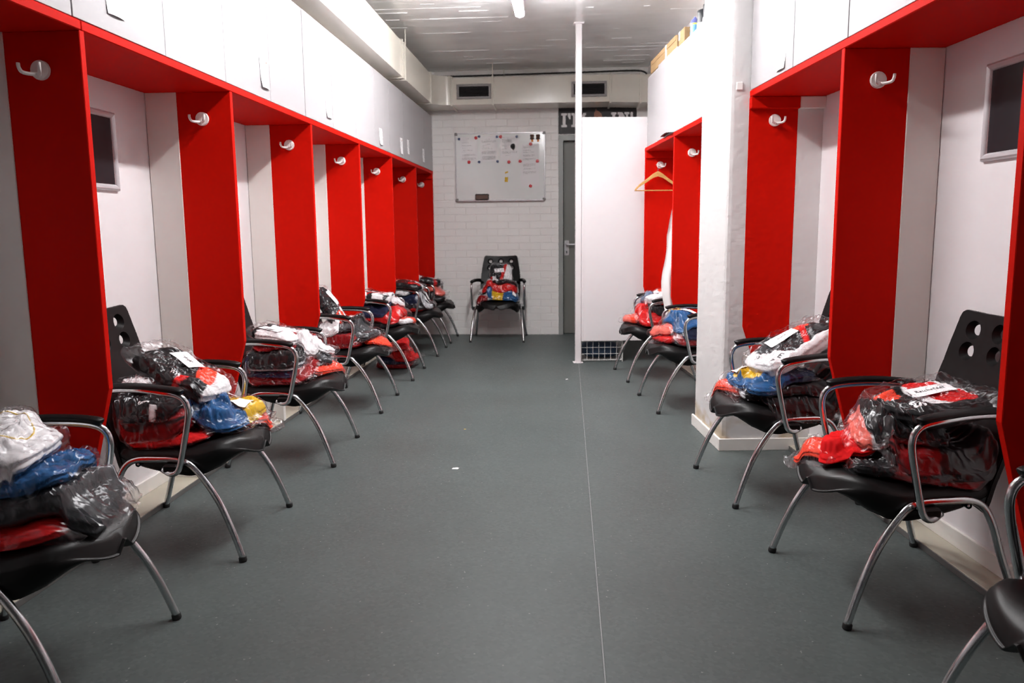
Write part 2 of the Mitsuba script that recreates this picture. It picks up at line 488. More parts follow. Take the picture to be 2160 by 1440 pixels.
def divider(frame, x_front, x_mid, x_wall, y, ztop, label, group, end=False):
    """Panel square to the wall: red front with the cut lower corner, white rear strip."""
    t = 0.028
    sg = 1 if x_wall > x_front else -1
    k = thing('divider_panel', label, 'divider', group)
    red = [(x_front, ztop), (x_front, 0.712), (x_front + sg * 0.0635, 0.482), (x_front + sg * 0.115, 0.30), (x_mid + sg * 0.004, 0.22), (x_mid + sg * 0.004, ztop)]
    cs = section(red)
    b = 0.0022
    mm = m3.Manifold.batch_hull([m3.Manifold.extrude(cs, t - 2 * b).translate([0, 0, b]), m3.Manifold.extrude(cs.offset(-b, m3.JoinType.Miter), t)]).to_mesh()
    vv = np.array(mm.vert_properties[:, :3])
    vv = np.stack([vv[:, 0], y + vv[:, 2], vv[:, 1]], 1)
    part(k, 'red_panel', P((vv, np.array(mm.tri_verts)[:, ::-1]), 'm_red'), frame)
    a, c = sorted((x_mid, x_wall))
    part(k, 'white_panel', P(box(a, c, y - 0.005, y + t + 0.005, 0.026, ztop, 0.0015), 'm_white_panel'), frame, label='white rear strip')
    if end:
        a, c = sorted((x_front + sg * 0.002, x_wall))
        part(k, 'batten', P(box(a, c, y - 0.03, y, ztop - 0.06, ztop - 0.0005, 0.002), 'm_red'), frame, label='red batten under the shelf')
    return k


ORD = ['first', 'second', 'third', 'fourth', 'fifth', 'sixth', 'seventh', 'eighth']
LY = [1.41, 2.545, 3.69, 4.856, 5.986, 7.10, 8.24]
for i, y in enumerate(LY):
    if i == 0:
        continue
    lab = f'red divider panel at the left wall, {ORD[i - 1]} counted from the camera'
    divider(ID, XS, -1.83, XL + 0.003, y, ZS, lab, 'red dividers along the left wall')
divider(ID, XS, -1.83, XL + 0.003, YB - 0.036, ZS, 'red end panel of the left row, flat against the back wall', 'red dividers along the left wall', end=True)
RYD = [2.035, 3.13, 6.03]
RLAB = ['red divider at the right edge of the photo', 'red divider on the right between the two near chairs', 'red divider on the far right, behind the pillar']
for y, lab in zip(RYD, RLAB):
    divider(RT, RXS, 1.615, RXW - 0.003, y, RZS, lab, 'red dividers along the right wall')
divider(RT, RXS, 1.615, RXW - 0.003, 7.172, RZS, 'red end panel on the right, behind the clothes hanger', 'red dividers along the right wall', end=True)


def shelf(frame, x0, x1, y0, y1, z, label):
    k = thing('coat_shelf', label, 'shelf')
    own(k, P(box(x0, x1, y0, y1, z, z + 0.032, 0.003), 'm_red'), frame)


shelf(ID, XL, XS + 0.003, 0.2, 2.553, ZS, 'short red shelf board at the upper left edge of the photo')
shelf(ID, XL, XS + 0.003, 2.555, YB - 0.001, ZS, 'long red shelf board along the left wall')
shelf(RT, RXS - 0.003, RXW, 0.2, PY0 - 0.001, RZS, 'red shelf board on the right, before the pillar')
shelf(RT, RXS - 0.003, RXW, PY1 + 0.001, 7.2, RZS, 'red shelf board on the right, beyond the pillar')


def cabinet(frame, xf, xw, y0, ym, y1, z0, z1, label, group, low=None):
    k = thing('overhead_cabinet', label, 'cabinet', group)
    sg = 1 if xw > xf else -1
    a, b = sorted((xf + sg * 0.019, xw))
    part(k, 'body', P(box(a, b, y0, y1, z0, z1 - 0.002, 0.001), 'm_carcass'), frame)
    for j, (u, w) in enumerate(((y0, ym), (ym, y1))):
        dx = rng.uniform(-0.0012, 0.0012)
        zz = z1
        if low and j == 1:
            dx, zz = sg * 0.012, z1 - 0.012
        a, b = sorted((xf + dx, xf + dx + sg * 0.018))
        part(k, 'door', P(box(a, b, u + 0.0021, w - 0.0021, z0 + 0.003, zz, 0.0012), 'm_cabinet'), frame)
    return k


LC = [0.25, 1.39, 2.516, 3.656, 4.773, 5.923, 7.051, 8.191, YB - 0.003]
LM = [0.82, 1.955, 3.105, 4.213, 5.335, 6.51, 7.645, 8.734]
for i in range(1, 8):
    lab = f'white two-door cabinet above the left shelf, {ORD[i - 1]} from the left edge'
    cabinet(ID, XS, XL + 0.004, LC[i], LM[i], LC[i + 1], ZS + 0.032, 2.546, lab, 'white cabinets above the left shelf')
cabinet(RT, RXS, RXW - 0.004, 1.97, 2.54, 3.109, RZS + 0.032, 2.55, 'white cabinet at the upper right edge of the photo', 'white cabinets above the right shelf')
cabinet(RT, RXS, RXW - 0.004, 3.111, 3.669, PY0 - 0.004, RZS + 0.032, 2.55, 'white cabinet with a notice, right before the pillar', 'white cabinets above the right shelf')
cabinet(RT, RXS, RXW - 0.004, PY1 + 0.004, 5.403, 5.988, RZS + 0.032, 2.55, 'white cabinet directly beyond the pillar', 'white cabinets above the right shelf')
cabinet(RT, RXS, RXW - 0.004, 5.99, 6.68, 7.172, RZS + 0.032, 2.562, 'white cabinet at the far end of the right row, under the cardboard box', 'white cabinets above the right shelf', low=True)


# coat hooks
def hook_mesh():
    """Base plate in the xz plane facing -y."""
    base = lathe([(0, 0.0), (0.0315, 0.0), (0.0318, 0.008), (0.030, 0.012), (0.0, 0.0125)], 28)
    v = np.array(base.vertices)
    base = trimesh.Trimesh(np.stack([v[:, 0], -v[:, 2], v[:, 1]], 1), base.faces, process=False)
    stem = tube([(0, -0.008, -0.014), (0, -0.022, -0.016)], [0.009, 0.007], 10)
    ar = [base, stem]
    for s in (-1, 1):
        p = spline([(0, -0.016, -0.015), (s * 0.014, -0.034, -0.017), (s * 0.029, -0.054, -0.014), (s * 0.034, -0.061, 0.0), (s * 0.0345, -0.062, 0.013)], 14)
        ar.append(tube(p, np.linspace(0.0062, 0.0058, 14), 10))
    return cat(*ar)


HOOK = P(hook_mesh(), 'm_hook', smooth=40)
for i, y in enumerate(LY):
    if i == 0:
        continue
    k = thing('coat_hook', f'white double coat hook on the {ORD[i - 1]} divider of the left row', 'hook', 'white coat hooks')
    own(k, HOOK, T().translate([-1.709, y, 1.767]))
k = thing('coat_hook', 'white double coat hook on the end panel of the left row', 'hook', 'white coat hooks')
own(k, HOOK, T().translate([-1.70, YB - 0.0295, 1.767]))
for y, lab in ((3.13, 'on the right divider between the two near chairs'), (PY0 - 0.0018, 'on the red stripe of the pillar'), (6.03, 'on the far right divider behind the pillar'), (7.172, 'holding the wooden hanger, far right')):
    k = thing('coat_hook', 'white double coat hook ' + lab, 'hook', 'white coat hooks')
    own(k, HOOK, RT @ T().translate([1.494, y, 1.80]))


# snap frames with dark posters
def snap_frame(frame, xw, yc, zc, sg, label):
    k = thing('poster_frame', label, 'frame')
    W, Hh, b = 0.47, 0.338, 0.028
    bars = []
    pf = [(0.0, 0.0), (0.013, 0.002), (0.018, 0.010), (0.014, 0.021), (0.006, b), (0, b)]
    for (u0, v0), (u1, v1), inn in (((-W / 2, -Hh / 2), (W / 2, -Hh / 2), (0, 1)), ((W / 2, -Hh / 2), (W / 2, Hh / 2), (-1, 0)), ((W / 2, Hh / 2), (-W / 2, Hh / 2), (0, -1)), ((-W / 2, Hh / 2), (-W / 2, -Hh / 2), (1, 0))):
        d = np.array([np.sign(u1 - u0), np.sign(v1 - v0)])
        vs = []
        for end in (0, 1):
            base = np.array([(u0, v0), (u1, v1)][end])
            for (hh, w) in pf:
                q = base + np.array(inn) * w + (d if end == 0 else -d) * w
                vs.append((xw + sg * hh, yc + q[0], zc + q[1]))
        n = len(pf)
        fs = [[i, (i + 1) % n, n + (i + 1) % n, n + i] for i in range(n)]
        mm = trimesh.Trimesh(vs, tri(np.array(fs)), process=False)
        part(k, 'frame_bar', P(mm, 'm_alu', smooth=50), frame)
    a, c = sorted((xw + sg * 0.002, xw + sg * 0.006))
    part(k, 'poster', P(box(a, c, yc - W / 2 + 0.01, yc + W / 2 - 0.01, zc - Hh / 2 + 0.01, zc + Hh / 2 - 0.01, 0), 'm_poster'), frame, label='dark blank poster')


snap_frame(ID, XL + 0.0005, 3.17, 1.592, 1, 'silver frame with a dark poster on the left wall')
snap_frame(RT, RXW - 0.0005, 2.607, 1.632, -1, 'silver frame with a dark poster on the right wall')


# paper notices on the cabinet doors
def notice(frame, xf, sg, y, z0, w, h, curl, label, lines=5, red=False):
    k = thing('paper_notice', label, 'paper', 'notices taped to the cabinet doors')

    def surf(U, V, off=0.0):
        c = np.clip(0.55 - V, 0, 1) ** 2 * curl * (1.2 - 0.7 * U)
        c2 = 0.006 * np.sin(U * PI) * (1 - V)
        return xf + sg * (0.0015 + off + c + c2), y + w * (U - 0.5) + 0.01 * (1 - V), z0 + h * V
    part(k, 'sheet', P(grid_mesh(lambda U, V: surf(U, V), np.linspace(0, 1, 10), np.linspace(0, 1, 12)), 'm_paper', smooth=True), frame)
    ms = []
    for i in range(lines):
        v0 = 0.82 - i * 0.085
        e = rng.uniform(0.45, 0.8)
        ms.append(grid_mesh(lambda U, V: surf(0.14 + U * (e - 0.14), v0 + V * 0.022, 0.0009), np.linspace(0, 1, 5), np.linspace(0, 1, 2)))
    part(k, 'print', P(cat(*ms), 'm_inkgrey'), frame)
    if red:
        part(k, 'red_mark', P(grid_mesh(lambda U, V: surf(0.78 + U * 0.1, 0.86 + V * 0.06, 0.0009), np.linspace(0, 1, 3), np.linspace(0, 1, 3)), 'm_inkred'), frame)


for (y, z0, h, cu, nm, red) in ((2.757, 1.985, 0.15, 0.012, 'first', False), (4.128, 1.978, 0.15, 0.022, 'second', True), (5.237, 1.978, 0.128, 0.020, 'third', True), (6.707, 1.957, 0.135, 0.018, 'fourth', False),
                                (7.54, 1.957, 0.15, 0.012, 'fifth', True), (7.86, 1.985, 0.14, 0.010, 'sixth', False), (8.69, 1.975, 0.145, 0.012, 'last', False)):
    notice(ID, XS, 1, y, z0, 0.108 if nm != 'sixth' else 0.09, h, cu, f'white paper notice on the left cabinets, the {nm} from the front', 5, red)
notice(RT, RXS, -1, 3.81, 1.972, 0.108, 0.148, 0.016, 'curling white paper notice on the right cabinet door before the pillar')
k = thing('folded_card', 'small dark card sticking out over the far right shelf edge', 'card')
own(k, P(grid_mesh(lambda U, V: (RXS - 0.035 + 0.09 * U, 6.05 + 0.34 * V, RZS + 0.034 + 0.004 * U + 0.012 * np.sin(V * 3)), np.linspace(0, 1, 6), np.linspace(0, 1, 8)), 'm_black', smooth=True), RT)

# ------------------------------------------------------------------ ventilation ducts
ZB, ZT = 2.60, 2.907
DX0, DX1 = -1.86, -1.472                 # left duct
DY0, DY1 = 8.85, 9.245                   # back duct


def flange(x0, x1, y0, y1, z0, z1, axis, bolt=True):
    """A rectangular collar round a duct."""
    g = 0.014
    if axis == 'y':
        ms = [box(x0 - g, x1 + g, y0, y1, z1, z1 + g, 0.001), box(x0 - g, x1 + g, y0, y1, z0 - g, z0, 0.001), box(x1, x1 + g, y0, y1, z0, z1, 0.001), box(x0 - g, x0, y0, y1, z0, z1, 0.001)]
    else:
        ms = [box(x0, x1, y0 - g, y1 + g, z1, z1 + g, 0.001), box(x0, x1, y0 - g, y1 + g, z0 - g, z0, 0.001), box(x0, x1, y0 - g, y0, z0, z1, 0.001), box(x0, x1, y1, y1 + g, z0, z1, 0.001)]
    return cat(*ms)


k = thing('ventilation_duct', 'cream rectangular air duct along the left wall and the back wall', 'duct')
part(k, 'left_section', P(box(DX0, DX1, -0.6, 7.19, ZB, ZT, 0.002), 'm_duct'))
part(k, 'left_section', P(box(DX0, DX1, 7.21, 8.655, ZB, ZT, 0.002), 'm_duct'))
for y in (3.4, 7.18, 7.30, 8.655):
    part(k, 'flange', P(flange(DX0, DX1, y, y + 0.022, ZB, ZT, 'y'), 'm_duct'))
rad = 0.195
cx, cyy = DX1 + rad, DY0 - rad
a = np.linspace(PI, PI / 2, 13)
inner = [(cx + rad * math.cos(t), cyy + rad * math.sin(t)) for t in a]
outer = [(DX0, DY1 - 0.25), (DX0 + 0.10, DY1 - 0.07), (DX0 + 0.25, DY1)]
ring = inner + [(cx, DY1)] + outer[::-1] + [(DX0, cyy)]
el = trimesh.creation.extrude_polygon(Polygon(ring), ZT - ZB, engine='earcut')
el.apply_translation([0, 0, ZB])
part(k, 'elbow', P(el, 'm_duct', smooth=30), label='curved corner piece')
part(k, 'back_section', P(box(cx + 0.012, -0.80, DY0, DY1, ZB, ZT - 0.02, 0.002), 'm_duct'))
part(k, 'back_section', P(box(-0.80, 0.46, DY0 + 0.002, DY1, ZB + 0.002, ZT - 0.018, 0.002), 'm_duct'))
# the last piece narrows and steps down a little
wq = [(0.46, ZB), (0.78, ZB - 0.012), (1.2, ZB - 0.012), (1.2, ZT - 0.035), (0.46, ZT - 0.02)]
part(k, 'back_section', P(prism_y(wq, DY0 + 0.001, DY1), 'm_duct'))
for x in (cx - 0.002, -0.825, 0.452, 0.775):
    part(k, 'flange', P(flange(x, x + 0.02, DY0, DY1, ZB - (0.012 if x > 0.7 else 0), ZT - 0.02, 'x'), 'm_duct'))
for (x, y) in ((DX1 + 0.004, 7.35), (DX1 + 0.004, 4.2)):
    part(k, 'hanger_rod', P(tube([(x, y, ZB - 0.01), (x, y, ZC + 0.004)], 0.0055, 8), 'm_duct', smooth=40))
for (x, y) in ((-0.815, DY0 - 0.006), (-0.72, DY1 - 0.03)):
    part(k, 'hanger_rod', P(tube([(x, y, ZB - 0.01), (x, y, ZC + 0.004)], 0.005, 8), 'm_duct', smooth=40))


def grille(x0, x1, z0, z1, label):
    k = thing('air_grille', label, 'vent', 'air grilles on the back duct')
    y = DY0 - 0.001
    b = 0.026
    part(k, 'frame', P(cat(box(x0, x1, y - 0.014, y, z0, z0 + b, 0.002), box(x0, x1, y - 0.014, y, z1 - b, z1, 0.002), box(x0, x0 + b, y - 0.014, y, z0 + b, z1 - b, 0.002), box(x1 - b, x1, y - 0.014, y, z0 + b, z1 - b, 0.002)), 'm_grille'))
    part(k, 'shade_sheet', P(box(x0 + 0.01, x1 - 0.01, y - 0.003, y - 0.0005, z0 + 0.01, z1 - 0.01, 0), 'm_duct_shade'))  # black sheet on the closed duct face, painted shade for its inside
    sl = P(prism_x([(y - 0.013, 0.0), (y - 0.0125, 0.002), (y - 0.003, 0.012), (y - 0.003, 0.010)], x0 + b, x1 - b), 'm_black')
    n = 6
    for i in range(n):
        part(k, 'slat', sl, T().translate([0, 0, z0 + b + 0.004 + i * (z1 - z0 - 2 * b - 0.008) / n]))


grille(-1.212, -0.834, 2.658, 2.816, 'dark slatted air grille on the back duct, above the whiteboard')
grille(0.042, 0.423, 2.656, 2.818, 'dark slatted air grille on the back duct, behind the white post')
k = thing('ceiling_cable', 'black cable running along the top of the back wall', 'cable')
p = spline([(-1.9, YB - 0.02, 2.985), (-1.2, YB - 0.02, 2.982), (-0.3, YB - 0.02, 2.99), (0.3, YB - 0.02, 2.995), (0.72, YB - 0.02, 3.0), (0.86, YB - 0.03, 2.98), (0.90, YB - 0.1, 2.9)], 60)
own(k, P(tube(p, 0.009, 6), 'm_black', smooth=True))

# ------------------------------------------------------------------ partition, post, basket
k = thing('partition_post', 'slim white square post from floor to ceiling beside the partition', 'post')
part(k, 'shaft', P(box(0.741, 0.795, 7.232, 7.286, 0.004, ZC - 0.004, 0.004), 'm_partition'), RT)
part(k, 'foot_plate', P(box(0.722, 0.812, 7.215, 7.30, 0.0, 0.006, 0.001), 'm_partition'), RT)
part(k, 'head_plate', P(box(0.722, 0.812, 7.215, 7.30, ZC - 0.012, ZC, 0.001), 'm_partition'), RT)
k = thing('partition_panel', 'large white partition panel standing off the floor beside the post', 'partition')
part(k, 'panel', P(box(0.797, RXW, 7.24, 7.27, 0.204, 2.23, 0.002), 'm_partition'), RT)
part(k, 'edge_strip', P(box(0.797, 0.815, 7.236, 7.274, 0.204, 2.23, 0.001), 'm_partition'), RT)
part(k, 'screw', P(lathe([(0, 0.0), (0.005, 0.0), (0.004, 0.002), (0, 0.0025)], 8), 'm_alu'), RT @ T().translate([0.812, 7.236, 2.10]).rotate([1, 0, 0], 90))
k = thing('wire_basket', 'white wire basket on the floor under the partition panel', 'basket')
bx0, bx1, by0, by1, bz0, bz1 = 0.80, 1.19, 7.285, 7.62, 0.008, 0.196
ms = []
for (z, r) in ((bz0 + 0.008, 0.004), (bz1, 0.005)):
    ms.append(tube([(bx0, by0, z), (bx1, by0, z)], r, 6))
    ms.append(tube([(bx0, by1, z), (bx1, by1, z)], r, 6))
    ms.append(tube([(bx0, by0, z), (bx0, by1, z)], r, 6))
    ms.append(tube([(bx1, by0, z), (bx1, by1, z)], r, 6))
for x in (bx0, bx1):
    for y in (by0, by1):
        ms.append(tube([(x, y, 0.0), (x, y, bz1)], 0.0055, 6))
part(k, 'rim', P(cat(*ms), 'm_wire'), RT)
for i in range(1, 7):
    x = bx0 + (bx1 - bx0) * i / 7
    part(k, 'upright_wire', P(tube([(x, by0, bz0 + 0.008), (x, by0, bz1)], 0.0026, 6), 'm_wire'), RT)
for i in range(1, 3):
    z = bz0 + 0.008 + (bz1 - bz0 - 0.008) * i / 3
    part(k, 'cross_wire', P(tube([(bx0, by0, z), (bx1, by0, z)], 0.0026, 6), 'm_wire'), RT)
for i in range(1, 6):
    y = by0 + (by1 - by0) * i / 6
    part(k, 'side_wire', P(cat(tube([(bx0, y, bz0 + 0.008), (bx0, y, bz1)], 0.0026, 6), tube([(bx1, y, bz0 + 0.008), (bx1, y, bz1)], 0.0026, 6), tube([(bx0, y, bz0 + 0.008), (bx1, y, bz0 + 0.008)], 0.0026, 6)), 'm_wire'), RT)
k = thing('dark_cloth_bundle', 'dark blue cloth lying inside the white wire basket', 'cloth')
ic = trimesh.creation.icosphere(4)
v = np.array(ic.vertices)
v = np.sign(v) * np.abs(v) ** 0.6
v += 0.10 * fbm3(v * 2.2, 3, 9)[:, None] * np.array(ic.vertices)
own(k, P((v * [0.17, 0.14, 0.075] + [0.995, 7.45, 0.10], ic.faces), 'm_cloth_navy', smooth=True), RT)

# ------------------------------------------------------------------ back wall: door, banner, whiteboard
k = struct('door_1')
part(k, 'frame', P(cat(box(-0.104, -0.05, YB - 0.028, YB + 0.12, 0, 2.305, 0.002), box(0.896, 0.95, YB - 0.028, YB + 0.12, 0, 2.305, 0.002), box(-0.104, 0.95, YB - 0.028, YB + 0.12, 2.245, 2.305, 0.002)), 'm_frame_grey'))
part(k, 'leaf', P(box(-0.046, 0.892, YB + 0.06, YB + 0.10, 0.006, 2.242, 0.002), 'm_door'))
pl = m3.Manifold.extrude(section([(-0.019, -0.10), (0.019, -0.10), (0.019, 0.06), (-0.019, 0.06)]).offset(0.008, m3.JoinType.Round), 0.008).to_mesh()
v = np.array(pl.vert_properties[:, :3])
part(k, 'door_handle', P(cat(trimesh.Trimesh(np.stack([v[:, 0] - 0.010, YB + 0.06 - v[:, 2], v[:, 1] + 1.04], 1), np.array(pl.tri_verts)[:, ::-1], process=False),
                             tube(spline([(-0.010, YB + 0.058, 1.06), (-0.010, YB + 0.012, 1.06), (0.004, YB - 0.002, 1.06), (0.06, YB - 0.004, 1.06), (0.118, YB - 0.002, 1.06)], 20), 0.0095, 10)), 'm_alu', smooth=40), label='metal lever handle on a long plate')
part(k, 'keyhole', P(box(-0.016, -0.004, YB + 0.0505, YB + 0.053, 0.955, 0.985, 0.001), 'm_black'))

k = thing('banner', 'black banner with white serif letters above the door, partly behind the post', 'banner')
BY = YB - 0.004
part(k, 'cloth', P(box(-0.104, 0.783, BY - 0.003, BY, 2.318, 2.612, 0.0005), 'm_black'))


def bz(c):
    return 2.32 + (730 - c) * 0.000596


def bx_(c):
    return -0.104 + (c - 165) * 0.000599


def slab(polys):
    return cat(*[prism_y([(bx_(a), bz(b)) for a, b in pl_], BY - 0.0042, BY - 0.0028) for pl_ in polys])


def rect(a0, a1, b0, b1):
    return [(a0, b1), (a1, b1), (a1, b0), (a0, b0)]


L_I = [rect(220, 325, 345, 388), rect(246, 300, 388, 562), rect(220, 325, 562, 605)]
part(k, 'letter', P(slab(L_I), 'm_paper'))
part(k, 'apostrophe', P(slab([[(372, 460), (395, 455), (395, 345), (340, 345), (342, 400)]]), 'm_paper'))
L_M = [rect(410, 470, 345, 388), rect(440, 482, 388, 562), rect(410, 510, 562, 605), [(470, 345), (555, 520), (640, 345), (690, 345), (690, 388), (655, 388), (570, 590), (545, 590), (470, 420)], rect(625, 668, 388, 562), rect(597, 700, 562, 605)]
part(k, 'letter', P(slab(L_M), 'm_paper'))
part(k, 'emblem', P(slab([[(860, 520), (960, 560), (1000, 470), (985, 370), (930, 320), (888, 305), (878, 265), (868, 310), (845, 345), (842, 430)]]), 'm_skinbrown'), label='brown emblem between the words')
L_I2 = [rect(1165, 1265, 345, 388), rect(1190, 1240, 388, 562), rect(1165, 1265, 562, 605)]
part(k, 'letter', P(slab(L_I2), 'm_paper'))
L_N = [rect(1285, 1330, 345, 388), rect(1312, 1350, 388, 562), rect(1285, 1378, 562, 605), [(1320, 345), (1375, 345), (1480, 520), (1480, 605), (1445, 605), (1330, 420)], rect(1445, 1482, 388, 590), rect(1412, 1510, 345, 388)]
part(k, 'letter', P(slab(L_N), 'm_paper'))
part(k, 'exclamation_mark', P(slab([rect(1530, 1575, 345, 520), rect(1530, 1575, 555, 605)]), 'm_paper'))

WBX0, WBX1, WBZ0, WBZ1 = -1.303, -0.256, 1.571, 2.349
WY = YB - 0.02
k = thing('whiteboard', 'silver-framed whiteboard with notes hanging on the brick wall', 'whiteboard')
part(k, 'surface', P(box(WBX0 + 0.01, WBX1 - 0.01, WY, WY + 0.012, WBZ0 + 0.01, WBZ1 - 0.01, 0), 'm_board'))
part(k, 'frame', P(cat(box(WBX0, WBX1, WY - 0.006, WY + 0.016, WBZ1 - 0.016, WBZ1, 0.003), box(WBX0, WBX1, WY - 0.006, WY + 0.016, WBZ0, WBZ0 + 0.016, 0.003), box(WBX0, WBX0 + 0.014, WY - 0.006, WY + 0.016, WBZ0, WBZ1, 0.003), box(WBX1 - 0.014, WBX1, WY - 0.006, WY + 0.016, WBZ0, WBZ1, 0.003)), 'm_alu'))
for x, z in ((WBX0, WBZ0), (WBX1 - 0.03, WBZ0), (WBX0, WBZ1 - 0.03), (WBX1 - 0.03, WBZ1 - 0.03)):
    part(k, 'corner_cap', P(box(x - 0.002, x + 0.032, WY - 0.009, WY + 0.017, z - 0.002, z + 0.032, 0.006), 'm_grille'))
part(k, 'tray', P(box(WBX0 + 0.02, WBX1 - 0.02, WY - 0.03, WY - 0.004, WBZ0 - 0.002, WBZ0 + 0.004, 0.001), 'm_alu'))


def wx(c):      # from a close view of the board, 1290 units across
    return WBX0 + (c - 130) / 1290 * (WBX1 - WBX0)


def wz(c):
    return WBZ1 - (c - 185) / 990 * (WBZ1 - WBZ0)


def sheet(cx0, cx1, cz0, cz1, blocks, label, sleeve):
    k = thing('board_note', label, 'paper', 'printed sheets on the whiteboard')
    x0, x1, z0, z1 = wx(cx0), wx(cx1), wz(cz1), wz(cz0)
    part(k, 'sheet', P(grid_mesh(lambda U, V: (x0 + (x1 - x0) * U, WY - 0.0015 - 0.003 * np.sin(U * PI) * np.sin(V * PI) ** 0.5, z0 + (z1 - z0) * V), np.linspace(0, 1, 8), np.linspace(0, 1, 8)), 'm_paper', smooth=True))
    ms = []
    for (b0, b1, l, r) in blocks:
        n = max(1, int((b1 - b0) / 9))
        for i in range(n):
            zz = wz(b0 + (i + 0.5) * (b1 - b0) / n)
            rr = r if i < n - 1 else l + (r - l) * rng.uniform(0.3, 0.9)
            xa, xb = wx(l), wx(rr)
            ms.append(grid_mesh(lambda U, V: (xa + (xb - xa) * U, WY - 0.0024 - 0.003 * np.sin((xa + (xb - xa) * U - x0) / (x1 - x0) * PI), zz - 0.0014 + 0.0028 * V), np.linspace(0, 1, 6), np.linspace(0, 1, 2)))
    part(k, 'print', P(cat(*ms), 'm_inkgrey'))
    if sleeve:
        def sl(U, V):
            xx = x0 - 0.012 + (x1 - x0 + 0.024) * U
            zz = z0 - 0.008 + (z1 - z0 + 0.02) * V
            return xx, WY - 0.0065 + 0.007 * fbm3(np.stack([xx * 9, zz * 5, xx * 0 + cx0], -1), 2, 3), zz
        part(k, 'plastic_sleeve', P(grid_mesh(sl, np.linspace(0, 1, 14), np.linspace(0, 1, 18)), 'm_sleeve', smooth=True), label='clear plastic sleeve')


sheet(205, 455, 240, 600, [(262, 278, 295, 355), (325, 332, 230, 430), (360, 375, 230, 390), (400, 410, 235, 360), (432, 440, 245, 425), (455, 465, 230, 330), (490, 520, 230, 430), (540, 575, 230, 430)], 'printed sheet in a sleeve, leftmost on the whiteboard', True)
sheet(490, 745, 235, 605, [(278, 288, 570, 665), (298, 328, 515, 722), (345, 358, 585, 650), (366, 380, 515, 722), (390, 405, 530, 700), (412, 424, 515, 722), (432, 444, 590, 650), (450, 500, 515, 722), (520, 575, 515, 715)], 'printed sheet in a sleeve, second from left on the whiteboard', True)
sheet(780, 1045, 240, 600, [(255, 265, 815, 890), (285, 340, 805, 945), (348, 358, 890, 930), (366, 390, 805, 975), (398, 408, 885, 935), (415, 432, 805, 975), (440, 450, 890, 930), (458, 492, 805, 1018), (512, 522, 855, 965)], 'printed sheet in a glinting sleeve, third from left on the whiteboard', True)
sheet(1072, 1330, 360, 970, [(380, 392, 1103, 1140), (400, 418, 1103, 1270), (442, 455, 1103, 1230), (470, 490, 1103, 1270), (508, 538, 1103, 1275), (562, 592, 1103, 1285), (640, 682, 1103, 1278), (704, 725, 1103, 1280), (748, 790, 1103, 1285)], 'long printed sheet at the right side of the whiteboard', False)
mag = lathe([(0.0, 0.0), (0.0185, 0.0), (0.019, 0.004), (0.016, 0.0075), (0.0, 0.008)], 20)
v = np.array(mag.vertices)
mag = trimesh.Trimesh(np.stack([v[:, 0], -v[:, 2], v[:, 1]], 1), mag.faces, process=False)
MR = P(mag, 'm_magred', smooth=40)
MB = P((np.array(mag.vertices) * [0.8, 1, 0.8], mag.faces), 'm_magblue', smooth=40)
for (c, r, kind, lab) in ((193, 273, 'b', 'blue magnet at the upper left corner of the whiteboard'), (435, 260, 'r', 'red magnet on the top right corner of the leftmost sheet'), (480, 240, 'b', 'blue magnet on the top left corner of the second sheet'),
                          (735, 249, 'b', 'blue magnet on the top right corner of the second sheet'), (787, 249, 'r', 'red magnet on the top left corner of the third sheet'), (1018, 252, 'b', 'blue magnet on the top right corner of the third sheet'),
                          (1213, 360, 'r', 'red magnet at the top of the long sheet'), (331, 606, 'r', 'red magnet under the leftmost sheet'), (476, 606, 'b', 'blue magnet on the lower left corner of the second sheet'),
                          (740, 602, 'b', 'blue magnet on the lower right corner of the second sheet'), (902, 612, 'r', 'red magnet under the third sheet'), (1063, 604, 'r', 'red magnet at the left side of the long sheet'),
                          (1308, 606, 'r', 'red magnet at the right side of the long sheet'), (1208, 963, 'r', 'red magnet at the foot of the long sheet')):
    k = thing('magnet', lab, 'magnet', 'red magnets on the whiteboard' if kind == 'r' else 'blue magnets on the whiteboard')
    own(k, MR if kind == 'r' else MB, T().translate([wx(c), WY - 0.006, wz(r)]))
cup = lathe([(0.0, -0.027), (0.014, -0.026), (0.018, -0.01), (0.024, 0.024), (0.021, 0.026), (0.0, 0.0265)], 18)
brim = lathe([(0.0, -0.019), (0.026, -0.020), (0.027, -0.016), (0.0, -0.014)], 18)
for c, lab in ((1234, 'left of the two dark cup-shaped magnets on the whiteboard'), (1318, 'right of the two dark cup-shaped magnets on the whiteboard')):
    k = thing('cup_magnet', lab, 'magnet', 'cup-shaped magnets on the whiteboard')
    to = T().translate([wx(c), WY - 0.022, wz(262)])
    part(k, 'cup', P(cup, 'm_brown', smooth=40), to)
    part(k, 'saucer', P(brim, 'm_black', smooth=40), to)
    part(k, 'tag', P(box(-0.010, 0.012, -0.006, 0.0, -0.052, -0.026, 0.003), 'm_orange'), T().translate([wx(c), WY - 0.002, wz(262)]), label='orange tag below')
for (c0, c1, r0, r1, ang, lab) in ((842, 888, 742, 782, 25, 'upper yellow scrap of paper on the whiteboard'), (840, 886, 830, 900, -6, 'lower yellow scrap of paper on the whiteboard')):
    k = thing('yellow_note', lab, 'paper', 'yellow scraps on the whiteboard')
    w, h = abs(wx(c1) - wx(c0)), abs(wz(r0) - wz(r1))
    if ang > 0:
        h *= 0.55
    own(k, P(grid_mesh(lambda U, V: ((U - 0.5) * w, -0.002 - 0.006 * V ** 2 * U, (V - 0.5) * h), np.linspace(0, 1, 6), np.linspace(0, 1, 6)), 'm_yellow', smooth=True), T().translate([wx((c0 + c1) / 2), WY - 0.001, wz((r0 + r1) / 2)]).rotate([0, 1, 0], -ang))
k = thing('board_eraser', 'black board eraser at the lower edge of the whiteboard', 'eraser')
ex0, ex1, ez0, ez1 = wx(416), wx(612), wz(1155), wz(1072)
